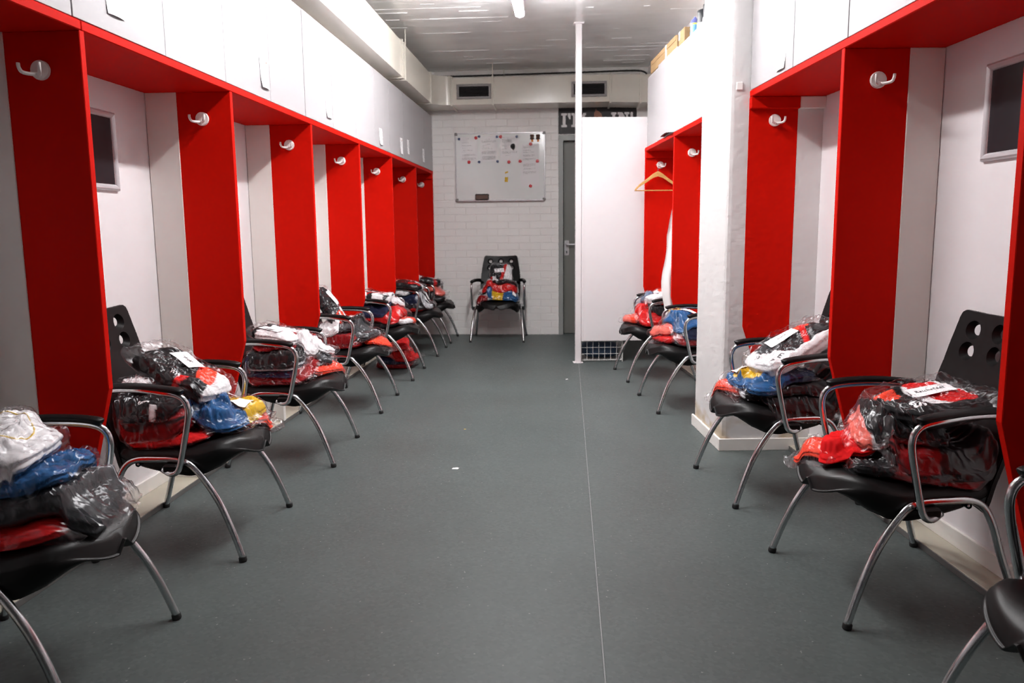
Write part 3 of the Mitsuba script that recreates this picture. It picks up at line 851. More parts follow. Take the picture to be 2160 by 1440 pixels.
part(k, 'body', P(box(ex0, ex1, WY - 0.045, WY - 0.018, ez0, ez1, 0.008), 'm_black'), T().rotate([0, 1, 0], 0))
part(k, 'felt', P(box(ex0 + 0.005, ex1 - 0.005, WY - 0.018, WY - 0.001, ez0 + 0.004, ez1 - 0.004, 0.003), 'm_grille'))
part(k, 'face', P(box(ex0 + 0.008, ex1 - 0.008, WY - 0.0462, WY - 0.044, ez0 + 0.007, ez1 - 0.012, 0.001), 'm_brown'))

# ------------------------------------------------------------------ things on the far right cabinets
ZTOP = 2.551
k = thing('cardboard_box', 'long brown cardboard box with white tape on the far right cabinets', 'box')
c0, c1 = (RXS + 0.012, 6.06), (RXS + 0.33, 7.05)
part(k, 'carton', P(box(c0[0], c1[0], c0[1], c1[1], ZTOP + 0.012, ZTOP + 0.108, 0.003), 'm_card'), RT)
part(k, 'flap', P(cat(box(c0[0] - 0.004, c0[0], 6.08, 7.03, ZTOP + 0.075, ZTOP + 0.112, 0.001), box(c0[0] + 0.02, c1[0] - 0.01, 7.055, 7.06, ZTOP + 0.05, ZTOP + 0.118, 0.001)), 'm_card'), RT)
part(k, 'tape', P(cat(box(c0[0] - 0.0065, c0[0] + 0.002, 6.40, 6.44, ZTOP + 0.012, ZTOP + 0.1125, 0.0005), box(c0[0], c1[0], 6.40, 6.44, ZTOP + 0.1075, ZTOP + 0.1095, 0.0005)), 'm_tape'), RT, label='white tape strip')
k = thing('cardboard_box', 'small brown cardboard box beside the blue bottle on the far right cabinets', 'box')
part(k, 'carton', P(box(RXS + 0.012, RXS + 0.26, 5.83, 6.00, ZTOP, ZTOP + 0.108, 0.003), 'm_card'), RT)
part(k, 'tape', P(box(RXS + 0.010, RXS + 0.014, 5.965, 6.002, ZTOP + 0.05, ZTOP + 0.1085, 0.0005), 'm_tape'), RT)
k = thing('sport_bottle', 'light blue bottle with a lime band on the far right cabinets', 'bottle')
to = RT @ T().translate([RXS + 0.045, 5.665, ZTOP]).scale([0.72, 0.72, 0.60])
part(k, 'bottle_body', P(lathe([(0, 0), (0.04, 0.0), (0.044, 0.01), (0.044, 0.055), (0.040, 0.065), (0.044, 0.078), (0.044, 0.125)], 24), 'm_lightblue', smooth=40), to)
part(k, 'band', P(lathe([(0.0442, 0.125), (0.0455, 0.127), (0.0455, 0.143), (0.0442, 0.145)], 24), 'm_lime', smooth=40), to)
part(k, 'cap', P(lathe([(0.044, 0.145), (0.043, 0.16), (0.034, 0.185), (0.014, 0.20), (0.012, 0.215), (0.0, 0.217)], 24), 'm_violet', smooth=40), to)


def shoe():
    """A trainer, toe along +x, sole at z = 0: (sole, upper, opening)."""
    def outline(s, w):
        return s
    n, mth = 40, 24
    us = np.linspace(0, 1, n)
    half = 0.036 * (1 - (1 - np.clip(us * 6, 0, 1)) ** 2) ** 0.5 * (1 + 0.28 * np.sin(us * PI * 0.95) * us) * np.sqrt(np.clip((1 - us) * 7, 0, 1))
    half = np.maximum(half, 0.003)
    top = np.interp(us, [0, 0.1, 0.3, 0.5, 0.75, 0.93, 1.0], [0.088, 0.098, 0.092, 0.075, 0.056, 0.044, 0.026])
    a = np.linspace(0, PI, mth)
    V = []
    for i in range(n):
        for t in a:
            V.append((us[i] * 0.29, half[i] * np.sign(np.cos(t)) * abs(np.cos(t)) ** 0.7, 0.02 + (top[i] - 0.02) * np.sin(t) ** 0.8))
    q = [[i * mth + j, (i + 1) * mth + j, (i + 1) * mth + j + 1, i * mth + j + 1] for i in range(n - 1) for j in range(mth - 1)]
    upper = trimesh.Trimesh(V, tri(np.array(q))[:, ::-1], process=False)
    pts = [(u * 0.29, h + 0.004) for u, h in zip(us, half)] + [(u * 0.29, -h - 0.004) for u, h in zip(us[::-1], half[::-1])]
    sole = trimesh.creation.extrude_polygon(Polygon(pts).buffer(0), 0.026, engine='earcut')
    return sole, upper


so, up = shoe()
stripe_pts = [(0.09, 0.0375, 0.03), (0.13, 0.043, 0.045), (0.17, 0.038, 0.055)]
for i, (y, rot, tilt, lab) in enumerate(((5.30, 4, 0, 'nearer black and white trainer standing on the far right cabinets, beside the pillar'), (5.45, -6, 0, 'black and white trainer beside the blue bottle on the far right cabinets'))):
    k = thing('trainer_shoe', lab, 'shoe', 'pair of trainers on the far right cabinets')
    to = RT @ T().translate([RXS + 0.006, y, ZTOP]).rotate([0, 0, 1], rot).scale([1.1, 1.25, 1.3])
    part(k, 'sole', P(so, 'm_paper'), to, label='white sole')
    part(k, 'upper', P(up, 'm_shoeblack', smooth=50), to, label='black upper')
    part(k, 'side_stripe', P(cat(tube(spline(stripe_pts, 12), 0.005, 6), tube(spline([(a, -b, c) for a, b, c in stripe_pts], 12), 0.005, 6)), 'm_paper'), to)

# wooden hanger
k = thing('clothes_hanger', 'wooden clothes hanger hanging from the hook on the far right', 'hanger')
HX, HY, HZ = 1.462, 7.108, 1.725
arm = []
for s in (-1, 1):
    pts = spline([(0, 0, -0.005), (s * 0.045, 0, -0.025), (s * 0.10, 0, -0.065), (s * 0.16, 0, -0.105), (s * 0.205, 0, -0.148)], 22)
    w = np.interp(np.linspace(0, 1, 22), [0, 0.3, 0.8, 1.0], [0.023, 0.017, 0.012, 0.010])
    V, n = [], 22
    for i in range(n):
        x, _, z = pts[i]
        for dy, dz in ((-0.006, -1), (-0.0065, 0.6), (-0.003, 1), (0.003, 1), (0.0065, 0.6), (0.006, -1)):
            V.append((x, dy, z + dz * w[i]))
    q = [[i * 6 + j, i * 6 + (j + 1) % 6, (i + 1) * 6 + (j + 1) % 6, (i + 1) * 6 + j] for i in range(n - 1) for j in range(6)]
    me = trimesh.Trimesh(V, np.vstack([tri(np.array(q)), [[0, 1, 2], [0, 2, 3], [0, 3, 4], [0, 4, 5], [126 + 2, 126 + 1, 126], [126 + 3, 126 + 2, 126], [126 + 4, 126 + 3, 126], [126 + 5, 126 + 4, 126]]]), process=False)
    arm.append(me)
to = RT @ T().translate([HX, HY, HZ])
part(k, 'shoulder', P(arm[0], 'm_wood', smooth=35), to)
part(k, 'shoulder', P(arm[1], 'm_wood', smooth=35), to)
part(k, 'trouser_bar', P(tube([(-0.20, 0, -0.152), (0.20, 0, -0.152)], 0.005, 10), 'm_wood', smooth=40), to)
part(k, 'wire_hook', P(tube(spline([(0, 0, 0.015), (0, 0, 0.045), (0.012, 0, 0.056), (0.016, 0, 0.068), (0.004, 0, 0.082), (-0.012, 0, 0.078), (-0.017, 0, 0.066)], 26), 0.0022, 8), 'm_chrome', smooth=True), to)

# white shirt hanging on the far side of the far right divider
k = thing('hanging_towel', 'white cloth hanging behind the far right divider', 'cloth')


def towel(U, V):
    z = 1.50 - 0.98 * V
    wv = 0.018 * np.sin(U * 17 + V * 2) * (0.4 + V) + 0.02 * fbm3(np.stack([U * 5, V * 6, U * 0], -1), 3, 4)
    half = 0.045 + 0.085 * np.clip(V * 3, 0, 1) + 0.012 * np.sin(V * 11)
    return 1.452 + (U - 0.5) * 2 * half + 0.01 * np.sin(V * 7), 6.10 + wv + 0.02 * (1 - V), z


own(k, P(grid_mesh(towel, np.linspace(0, 1, 40), np.linspace(0, 1, 60)), 'm_whitecloth', smooth=True), RT)

# scraps on the floor
for (x, y, s, lab) in ((-0.589, 3.962, 0.021, 'small white scrap of paper on the floor in mid aisle'), (-0.008, 6.453, 0.014, 'tiny pale scrap on the floor near the partition'), (-0.645, 4.782, 0.009, 'tiny brown crumb on the floor in the left half of the aisle')):
    k = thing('paper_scrap', lab, 'scrap', 'scraps on the floor')
    own(k, P(grid_mesh(lambda U, V: (x + s * (U - 0.5) * 1.6 + 0.2 * s * V, y + s * (V - 0.5), 0.0008 + 0.12 * s * np.sin(U * 2.6) * V), np.linspace(0, 1, 5), np.linspace(0, 1, 5)), 'm_paper' if s > 0.01 else 'm_yellow', smooth=True))

# ------------------------------------------------------------------ the chairs
# local axes: x forward (0 = the front feet), y sideways, z up
ZBK = [0.31, 0.42, 0.52, 0.61, 0.75, 0.86, 0.96]
FBK = [-0.470, -0.487, -0.515, -0.548, -0.585, -0.605, -0.622]


def back_f(z, s):
    return np.interp(z, ZBK, FBK) - 0.026 * (1 - (s / 0.22) ** 2)


def backrest():
    zz = [0.325, 0.34, 0.45, 0.61, 0.72, 0.82, 0.915]
    ww = [0.200, 0.208, 0.224, 0.234, 0.228, 0.214, 0.196]
    zs = np.linspace(0.325, 0.915, 16)
    w = np.interp(zs, zz, ww)
    pts = [(a, b) for a, b in zip(w, zs)] + [(0.190, 0.931), (0.177, 0.9395), (0.09, 0.934), (0, 0.932), (-0.09, 0.934), (-0.177, 0.9395), (-0.190, 0.931)] + [(-a, b) for a, b in zip(w[::-1], zs[::-1])]
    cs = section(pts)
    t, b = 0.021, 0.004
    ins = cs.offset(-b, m3.JoinType.Round)
    body = m3.Manifold.extrude(cs, t - 2 * b).translate([0, 0, b]) + m3.Manifold.extrude(ins, t)
    for z, sp in ((0.873, 0.122), (0.797, 0.130)):
        for i in (-1, 0, 1):
            body -= m3.Manifold.cylinder(t + 0.002, 0.0185, 0.034, 28).translate([i * sp, z, -0.001])
    mm = body.refine_to_length(0.022).to_mesh()
    v = np.array(mm.vert_properties[:, :3])
    out = np.stack([back_f(v[:, 1], v[:, 0]) + (v[:, 2] - t), v[:, 0], v[:, 1]], 1)
    return trimesh.Trimesh(out, np.array(mm.tri_verts), process=False)


def seat_w(f):
    f = np.asarray(f, float)
    base = np.interp(f, [-0.49, -0.40, -0.2, 0.0], [0.205, 0.220, 0.238, 0.238])
    nose = np.clip(1 - np.clip((f + 0.20) / 0.205, 0, 1) ** 2.4, 0, 1) ** (1 / 2.2)
    return base * nose


def seat_z(f, s):
    f, s = np.asarray(f, float), np.asarray(s, float)
    dish = 0.420 + 0.012 * (s / 0.23) ** 2
    lip = 0.026 * np.exp(-((f + 0.085) / 0.075) ** 2) * (1 - 0.30 * (s / 0.23) ** 2)
    drop = -0.030 * np.clip((f + 0.06) / 0.064, 0, 1) ** 2.2
    rear = 0.03 * np.clip((-0.44 - f) / 0.05, 0, 1) ** 2
    side = -0.030 * np.clip((np.abs(s) / np.maximum(seat_w(f), 0.02) - 0.80) / 0.20, 0, 1) ** 2
    return dish + lip + drop + rear + side


def seat():
    n = 88
    # outline by walking round: front nose, sides, rear
    t = np.linspace(0, 1, n // 2)
    fs = -0.49 + 0.494 * (1 - (1 - t) ** 1.9)
    side = np.stack([fs, seat_w(fs)], 1)
    side[-1, 1] = 0.004
    out = np.vstack([side, (side * [1, -1])[::-1]])
    cen = np.array([-0.26, 0.0])
    V, rings = [], [0.02, 0.2, 0.4, 0.58, 0.73, 0.85, 0.93, 0.975, 1.0]
    for r in rings:
        p = cen + (out - cen) * r
        V.append(np.stack([p[:, 0], p[:, 1], seat_z(p[:, 0], p[:, 1])], 1))
    f = out[:, 0]
    zbot = np.interp(f, [-0.49, -0.40, -0.30, -0.22, -0.15, -0.09, -0.04, 0.004], [0.372, 0.340, 0.318, 0.310, 0.318, 0.343, 0.378, 0.405])
    depth = np.maximum(V[-1][:, 2] - zbot, 0.012)
    zt = V[-1][:, 2]
    for frac, inset in ((0.06, 0.004), (0.25, 0.008), (0.5, 0.008), (0.75, 0.002), (0.93, -0.010), (1.0, -0.026)):
        p = cen + (out - cen) * (1 + inset / 0.24)
        V.append(np.stack([p[:, 0], p[:, 1], zt - depth * frac], 1))
    for r in (0.6, 0.1):
        p = cen + (out - cen) * r
        V.append(np.stack([p[:, 0], p[:, 1], np.full(len(p), 0.372) - 0.01 * (1 - r)], 1))
    V = np.array(V)
    R_, N = V.shape[:2]
    i, j = np.meshgrid(np.arange(R_ - 1), np.arange(N), indexing='ij')
    q = np.stack([i * N + j, (i + 1) * N + j, (i + 1) * N + (j + 1) % N, i * N + (j + 1) % N], -1).reshape(-1, 4)
    me = trimesh.Trimesh(V.reshape(-1, 3), tri(q), process=False)
    if me.face_normals[:N * 3][:, 2].mean() < 0:
        me = trimesh.Trimesh(me.vertices, np.asarray(me.faces)[:, ::-1], process=False)
    return me


def side_frame(s):
    p = spline([(0, s * 0.296, 0.012), (-0.040, s * 0.287, 0.125), (-0.083, s * 0.277, 0.220), (-0.138, s * 0.266, 0.306), (-0.195, s * 0.257, 0.368), (-0.245, s * 0.252, 0.384), (-0.33, s * 0.250, 0.388), (-0.405, s * 0.251, 0.386),
                (-0.447, s * 0.254, 0.362), (-0.475, s * 0.262, 0.305), (-0.505, s * 0.272, 0.20), (-0.566, s * 0.298, 0.012)], 90)
    return tube(p, 0.0122, 14)


def arm_tube(s):
    p = spline([(-0.30, s * 0.262, 0.352), (-0.262, s * 0.283, 0.342), (-0.232, s * 0.293, 0.352), (-0.215, s * 0.296, 0.385), (-0.196, s * 0.298, 0.46), (-0.178, s * 0.299, 0.54), (-0.172, s * 0.299, 0.59), (-0.183, s * 0.298, 0.625), (-0.212, s * 0.296, 0.645),
                (-0.27, s * 0.290, 0.655), (-0.36, s * 0.272, 0.661), (-0.44, s * 0.250, 0.658), (-0.50, s * 0.228, 0.648), (-0.555, s * 0.205, 0.63)], 76)
    return tube(p, 0.0115, 14)


def arm_pad(s):
    p = spline([(-0.192, s * 0.297, 0.6525), (-0.21, s * 0.2955, 0.6615), (-0.27, s * 0.289, 0.670), (-0.36, s * 0.271, 0.675), (-0.44, s * 0.249, 0.672), (-0.49, s * 0.231, 0.666)], 22)
    wd = np.interp(np.linspace(0, 1, 22), [0, 0.06, 0.2, 0.7, 1], [0.012, 0.019, 0.023, 0.021, 0.014])
    me = tube(p, 1.0, 14)
    v = np.array(me.vertices)
    n = 22
    for i in range(n):
        blk = slice(i * 14, i * 14 + 14)
        d = v[blk] - p[i]
        d[:, 2] *= 0.012
        d[:, :2] *= wd[i]
        v[blk] = p[i] + d
    v[n * 14:] = [p[0], p[-1]]
    return trimesh.Trimesh(v, me.faces, process=False)


SEAT = P(seat(), 'm_shell', smooth=38)
BACK = P(backrest(), 'm_shell', smooth=38)
FRAME = {s: P(side_frame(s), 'm_chrome', smooth=True) for s in (-1, 1)}
ARM = {s: P(arm_tube(s), 'm_chrome', smooth=True) for s in (-1, 1)}
PAD = {s: P(arm_pad(s), 'm_pad', smooth=50) for s in (-1, 1)}
CAPS = {}
for s in (-1, 1):
    CAPS[s] = [P(lathe([(0, 0), (0.0125, 0), (0.0148, 0.004), (0.0148, 0.017), (0.0123, 0.020)], 16), 'm_rubber', smooth=40)]
BRACE = [P(tube([(x, -0.250, z), (x, 0.250, z)], 0.010, 12), 'm_chrome', smooth=True) for x, z in ((-0.235, 0.366), (-0.40, 0.368))]
BRK = {s: P(box(-0.29, -0.235, min(s * 0.246, s * 0.287), max(s * 0.246, s * 0.287), 0.343, 0.375, 0.006), 'm_pad') for s in (-1, 1)}


def chair(M, label, group):
    k = thing('armchair', label, 'chair', group)
    part(k, 'seat', SEAT, M, label='black moulded seat')
    part(k, 'backrest', BACK, M, label='black backrest with two rows of round holes')
    for s in (-1, 1):
        fk = part(k, 'leg_frame', FRAME[s], M, label='bent chrome leg frame')
        for (x, y) in ((0.0, s * 0.2965), (-0.568, s * 0.2985)):
            part(fk, 'foot_cap', CAPS[s][0], M @ T().translate([x, y, 0]).rotate([0, 1, 0], -9 if x > -0.1 else 10), label='black rubber foot')
        ak = part(k, 'armrest', ARM[s], M, label='curved chrome armrest')
        part(ak, 'arm_pad', PAD[s], M, label='black arm pad')
        part(ak, 'bracket', BRK[s], M, label='black bracket')
    part(k, 'crossbar', BRACE[0], M)
    part(k, 'crossbar', BRACE[1], M)
    return k


CH_POS = {}
for n, x, y, a in (('A', -1.245, 2.02, 3.5), ('B', -1.245, 3.06, 3.0), ('C', -1.253, 4.26, 3.0), ('D', -1.28, 5.485, 1.5), ('E', -1.286, 6.65, 1.0), ('F', -1.286, 7.92, 0.5), ('G', -1.29, 8.84, 0.5)):
    CH_POS[n] = T().translate([x, y, 0]).rotate([0, 0, 1], a)
CH_POS['W'] = T().translate([-0.781, 8.614, 0]).rotate([0, 0, 1], -90)
for n, x, y, a in (('H1', 1.062, 1.475, 2.0), ('H2', 1.067, 2.568, 2.5), ('H3', 1.045, 3.64, 2.5), ('H4', 1.077, 5.45, 2.0), ('H5', 1.060, 6.555, 1.5)):
    CH_POS[n] = RT @ T().translate([x, y, 0]).rotate([0, 0, 1], 180 + a)
CH_LAB = {
    'A': 'black armchair cut off by the left edge of the photo', 'B': 'black armchair on the left in front of the silver poster frame', 'C': 'third black armchair from the camera along the left wall, with white tagged bag on top',
    'D': 'fourth black armchair along the left wall, with an orange shirt over its front edge', 'E': 'fifth black armchair along the left wall, with bags on the floor beside it',
    'F': 'sixth black armchair along the left wall, second from the back wall', 'G': 'black armchair at the far end of the left row, in the corner', 'W': 'black armchair standing alone under the whiteboard against the brick wall',
    'H1': 'black armchair cut off at the lower right corner of the photo', 'H2': 'black armchair at the right in front of the poster frame, red jersey on its pile', 'H3': 'black armchair beside the white pillar on the right',
    'H4': 'black armchair half hidden behind the white pillar', 'H5': 'black armchair at the far right beside the white partition'}
for n in CH_POS:
    chair(CH_POS[n], CH_LAB[n], 'black armchairs along the left wall' if n in 'ABCDEFG' else 'black armchair at the back wall' if n == 'W' else 'black armchairs along the right wall')

# ------------------------------------------------------------------ bagged garments
RED, DRED, CORAL, BLACK, NAVY, BLUE, YEL, WHITE, GREY, SALMON, LGREY = ((0.50, 0.009, 0.009), (0.22, 0.005, 0.007), (0.78, 0.055, 0.025), (0.009, 0.009, 0.010), (0.009, 0.016, 0.045), (0.014, 0.075, 0.20), (0.55, 0.33, 0.015), (0.72, 0.71, 0.72),
                                                                         (0.035, 0.037, 0.04), (0.70, 0.13, 0.10), (0.42, 0.43, 0.45))
COLNAME = {RED: 'red', DRED: 'dark red', CORAL: 'orange-red', BLACK: 'black', NAVY: 'navy', BLUE: 'blue', YEL: 'yellow', WHITE: 'white', GREY: 'dark grey', SALMON: 'salmon', LGREY: 'light grey'}
GX = np.arange(-0.80, 0.30, 0.01)
GY = np.arange(-0.50, 0.50, 0.01)


def seat_field():
    F, S = np.meshgrid(GX, GY, indexing='ij')
    fc = np.clip(F, -0.488, -0.012)
    w = np.maximum(seat_w(fc), 0.01)
    sc = np.clip(S, -w, w)
    d = np.hypot(F - fc, S - sc)
    H = seat_z(fc, sc) - 0.9 * np.where(F > -0.48, d, np.abs(S - sc))
    wall = np.where(np.abs(S) < 0.225, 0.42 + (-0.482 - F) / 0.22, 0)
    return np.maximum(H, np.where(F < -0.482, np.minimum(wall, 0.95), -1))


def sample(H, x, y):
    return map_coordinates(H, [(np.asarray(x) - GX[0]) / 0.01, (np.asarray(y) - GY[0]) / 0.01], order=1, mode='nearest')


E1, NSE = 0.30, 5.5


class Bag:
    def __init__(self, L, W, TH_, seed, layers=3, wr=1.0):
        self.L, self.W, self.T, self.seed, self.layers, self.wr = L, W, TH_, seed, layers, wr
        self.base = lambda x, y: 0.0 * x

    def wrinkle(self, x, y):
        s = self.seed * 0.713
        c, d = math.cos(s * 3), math.sin(s * 3)
        u, v = c * x + d * y, -d * x + c * y
        a = fbm3(np.stack([u * 16 + s, v * 34, x * 0 + s], -1), 3, self.seed % 50)
        f = meshkit.noise(np.stack([u * 9 + s, v * 26 + 2.5 * np.sin(u * 20), x * 0 + 2 * s], -1), 3)
        g = meshkit.noise(np.stack([u * 30 + s, v * 70 + 3 * np.sin(u * 33), x * 0 + 3 * s], -1), 9)
        return self.wr * (0.016 * a + 0.009 * (0.5 - np.abs(2 * f - 1)) + 0.004 * (0.5 - np.abs(2 * g - 1)))

    def big(self, x, y):
        return 1 + 0.42 * fbm3(np.stack([x * 9 + self.seed, y * 9, x * 0], -1), 2, 11)

    def rho_of(self, x, y):
        a, b = x / (self.L / 2), y / (self.W / 2)
        return (np.abs(a) ** NSE + np.abs(b) ** NSE) ** (1 / NSE)

    def top(self, x, y):
        r = np.clip(self.rho_of(x, y), 0, 0.995)
        cp = np.sqrt(np.clip(1 - r ** (2 / E1), 0, 1))
        zf = 0.5 + 0.5 * cp ** 0.8
        return self.base(x, y) + self.T * zf * self.big(x, y) + self.wrinkle(x, y) * cp ** 0.8

    def outline(self, th):
        c, s = np.cos(th), np.sin(th)
        r = (np.abs(c) ** NSE + np.abs(s) ** NSE) ** (-1 / NSE)
        j = 1 + 0.09 * fbm3(np.stack([np.cos(th) * 1.6 + self.seed, np.sin(th) * 1.6, th * 0], -1), 3, 7)
        return r * c * j, r * s * j

    def garment(self, na, nr, ns, nb):
        th = np.linspace(0, 2 * PI, na, endpoint=False)
        ca, sa = self.outline(th)
        rt = np.linspace(0.02, 0.94, nr) ** 0.9
        phi = np.concatenate([np.arcsin(rt ** (1 / E1)), np.linspace(math.asin(0.94 ** (1 / E1)) + 0.05, PI - 0.65, ns), PI - np.arcsin((np.linspace(0.85, 0.05, nb)) ** (1 / E1))])
        PH, TT = np.meshgrid(phi, th, indexing='ij')
        rho = np.abs(np.sin(PH)) ** E1
        cp = np.cos(PH)
        zf = 0.5 + 0.5 * np.sign(cp) * np.abs(cp) ** 0.8
        edge = np.clip(np.sin(PH), 0, 1) ** 4
        rip = 1 + edge * (0.026 * np.cos(2 * PI * self.layers * zf + 2.0 * np.sin(TT * 2 + self.seed)) - 0.015)
        x = self.L / 2 * rho * ca[None] * rip
        y = self.W / 2 * rho * sa[None] * rip
        topw = np.clip(cp, 0, 1) ** 0.8
        z = self.base(x, y) + self.T * zf * np.where(zf > 0.02, self.big(x, y), 1) + self.wrinkle(x, y) * np.where(cp > 0, topw, 0) + 0.001
        return self._mesh(np.stack([x, y, z], -1)), (x / (self.L / 2), y / (self.W / 2), zf)

    def film(self, na, nr, ns, tails, seed):
        b = Bag(self.L + 0.008, self.W + 0.008, self.T + 0.005, self.seed)
        th = np.linspace(0, 2 * PI, na, endpoint=False)
        ca, sa = b.outline(th)
        phi = np.concatenate([np.arcsin(np.linspace(0.03, 0.95, nr) ** (1 / E1)), np.linspace(math.asin(0.95 ** (1 / E1)) + 0.06, PI - 0.6, ns), PI - np.arcsin(np.array([0.8, 0.4]) ** (1 / E1))])
        PH, TT = np.meshgrid(phi, th, indexing='ij')
        rho = np.abs(np.sin(PH)) ** E1
        cp = np.cos(PH)
        zf = 0.5 + 0.5 * np.sign(cp) * np.abs(cp) ** 0.8
        x, y = b.L / 2 * rho * ca[None], b.W / 2 * rho * sa[None]
        thin, lift = np.zeros_like(x), np.zeros_like(x)
        for (ax, sg, ext, up) in tails:
            ext = ext * 0.6
            q = (x if ax == 'x' else y) * sg
            h = (self.L if ax == 'x' else self.W) / 2
            t = np.clip((q - 0.55 * h) / (0.45 * h), 0, 1)
            s_ = np.clip((q - 0.9 * h) / (0.12 * h), 0, 1)
            if ax == 'x':
                x = x + sg * ext * t ** 1.5
            else:
                y = y + sg * ext * t ** 1.5
            thin = np.maximum(thin, s_)
            lift = lift + up * t ** 2
        xb, yb = np.clip(x, -self.L * 0.62, self.L * 0.62), np.clip(y, -self.W * 0.62, self.W * 0.62)
        cr, sr = math.cos(seed), math.sin(seed)
        p3 = np.stack([(cr * x + sr * y) * 14, (-sr * x + cr * y) * 24, zf * 3 + seed], -1)
        n1 = meshkit.noise(p3, seed % 40)
        n2 = meshkit.noise(p3 * 2.3 + 5, seed % 31)
        n3 = meshkit.noise(p3 * 5.0 + 9, seed % 23)
        ridge = (0.5 - np.abs(2 * n1 - 1)) * 0.010 + (0.5 - np.abs(2 * n2 - 1)) * 0.0085 + (0.5 - np.abs(2 * n3 - 1)) * 0.0045
        zf2 = zf * (1 - thin) + thin * (0.42 + 0.10 * (zf - 0.5))
        wave = thin * 0.03 * fbm3(np.stack([x * 13 + seed, y * 13, x * 0], -1), 3, 4)
        z = self.base(xb, yb) - 0.001 + b.T * zf2 * self.big(x, y) + lift + wave
        z = z + np.where(cp > 0, ridge + self.wrinkle(x, y) * np.clip(cp, 0, 1) ** 0.8 * (1 - thin), 0)
        side = np.clip(np.sin(PH), 0, 1) ** 3 * ridge * 1.2
        x, y = x + side * ca[None], y + side * sa[None]
        return self._mesh(np.stack([x, y, z], -1))

    def _mesh(self, V):
        R_, N = V.shape[:2]
        i, j = np.meshgrid(np.arange(R_ - 1), np.arange(N), indexing='ij')
        q = np.stack([i * N + j, (i + 1) * N + j, (i + 1) * N + (j + 1) % N, i * N + (j + 1) % N], -1).reshape(-1, 4)
        f = tri(q)
        f = np.vstack([f, [[0, a, a + 1] for a in range(1, N - 1)], [[(R_ - 1) * N, (R_ - 1) * N + a + 1, (R_ - 1) * N + a] for a in range(1, N - 1)]])
        return V.reshape(-1, 3), f


def paint(base, ops, a, b, zf, seed):
    c = np.empty(a.shape + (3,))
    c[:] = base
    jit = 0.10 * fbm3(np.stack([a * 2.2 + seed, b * 2.2, a * 0], -1), 2, 8)
    for op in ops:
        if op[0] == 'h':                    # half plane
            _, nx, ny, d, col = op
            mk = nx * a + ny * b + jit > d
        elif op[0] == 'p':                  # rounded patch
            _, cx, cy, rx, ry, ang, col = op
            ct, st = math.cos(math.radians(ang)), math.sin(math.radians(ang))
            u, v = (ct * (a - cx) + st * (b - cy)) / rx, (-st * (a - cx) + ct * (b - cy)) / ry
            mk = np.abs(u + jit * 0.6) ** 3 + np.abs(v + jit * 0.6) ** 3 < 1
        elif op[0] == 's':                  # stripe
            _, nx, ny, d0, d1, col = op
            q = nx * a + ny * b + jit
            mk = (q > d0) & (q < d1)
        elif op[0] == 'e':                  # fold edges seen from the side
            _, z0, z1, col = op
            mk = (zf > z0) & (zf < z1)
        c[mk] = col
    return c


PAPER_N = [0]


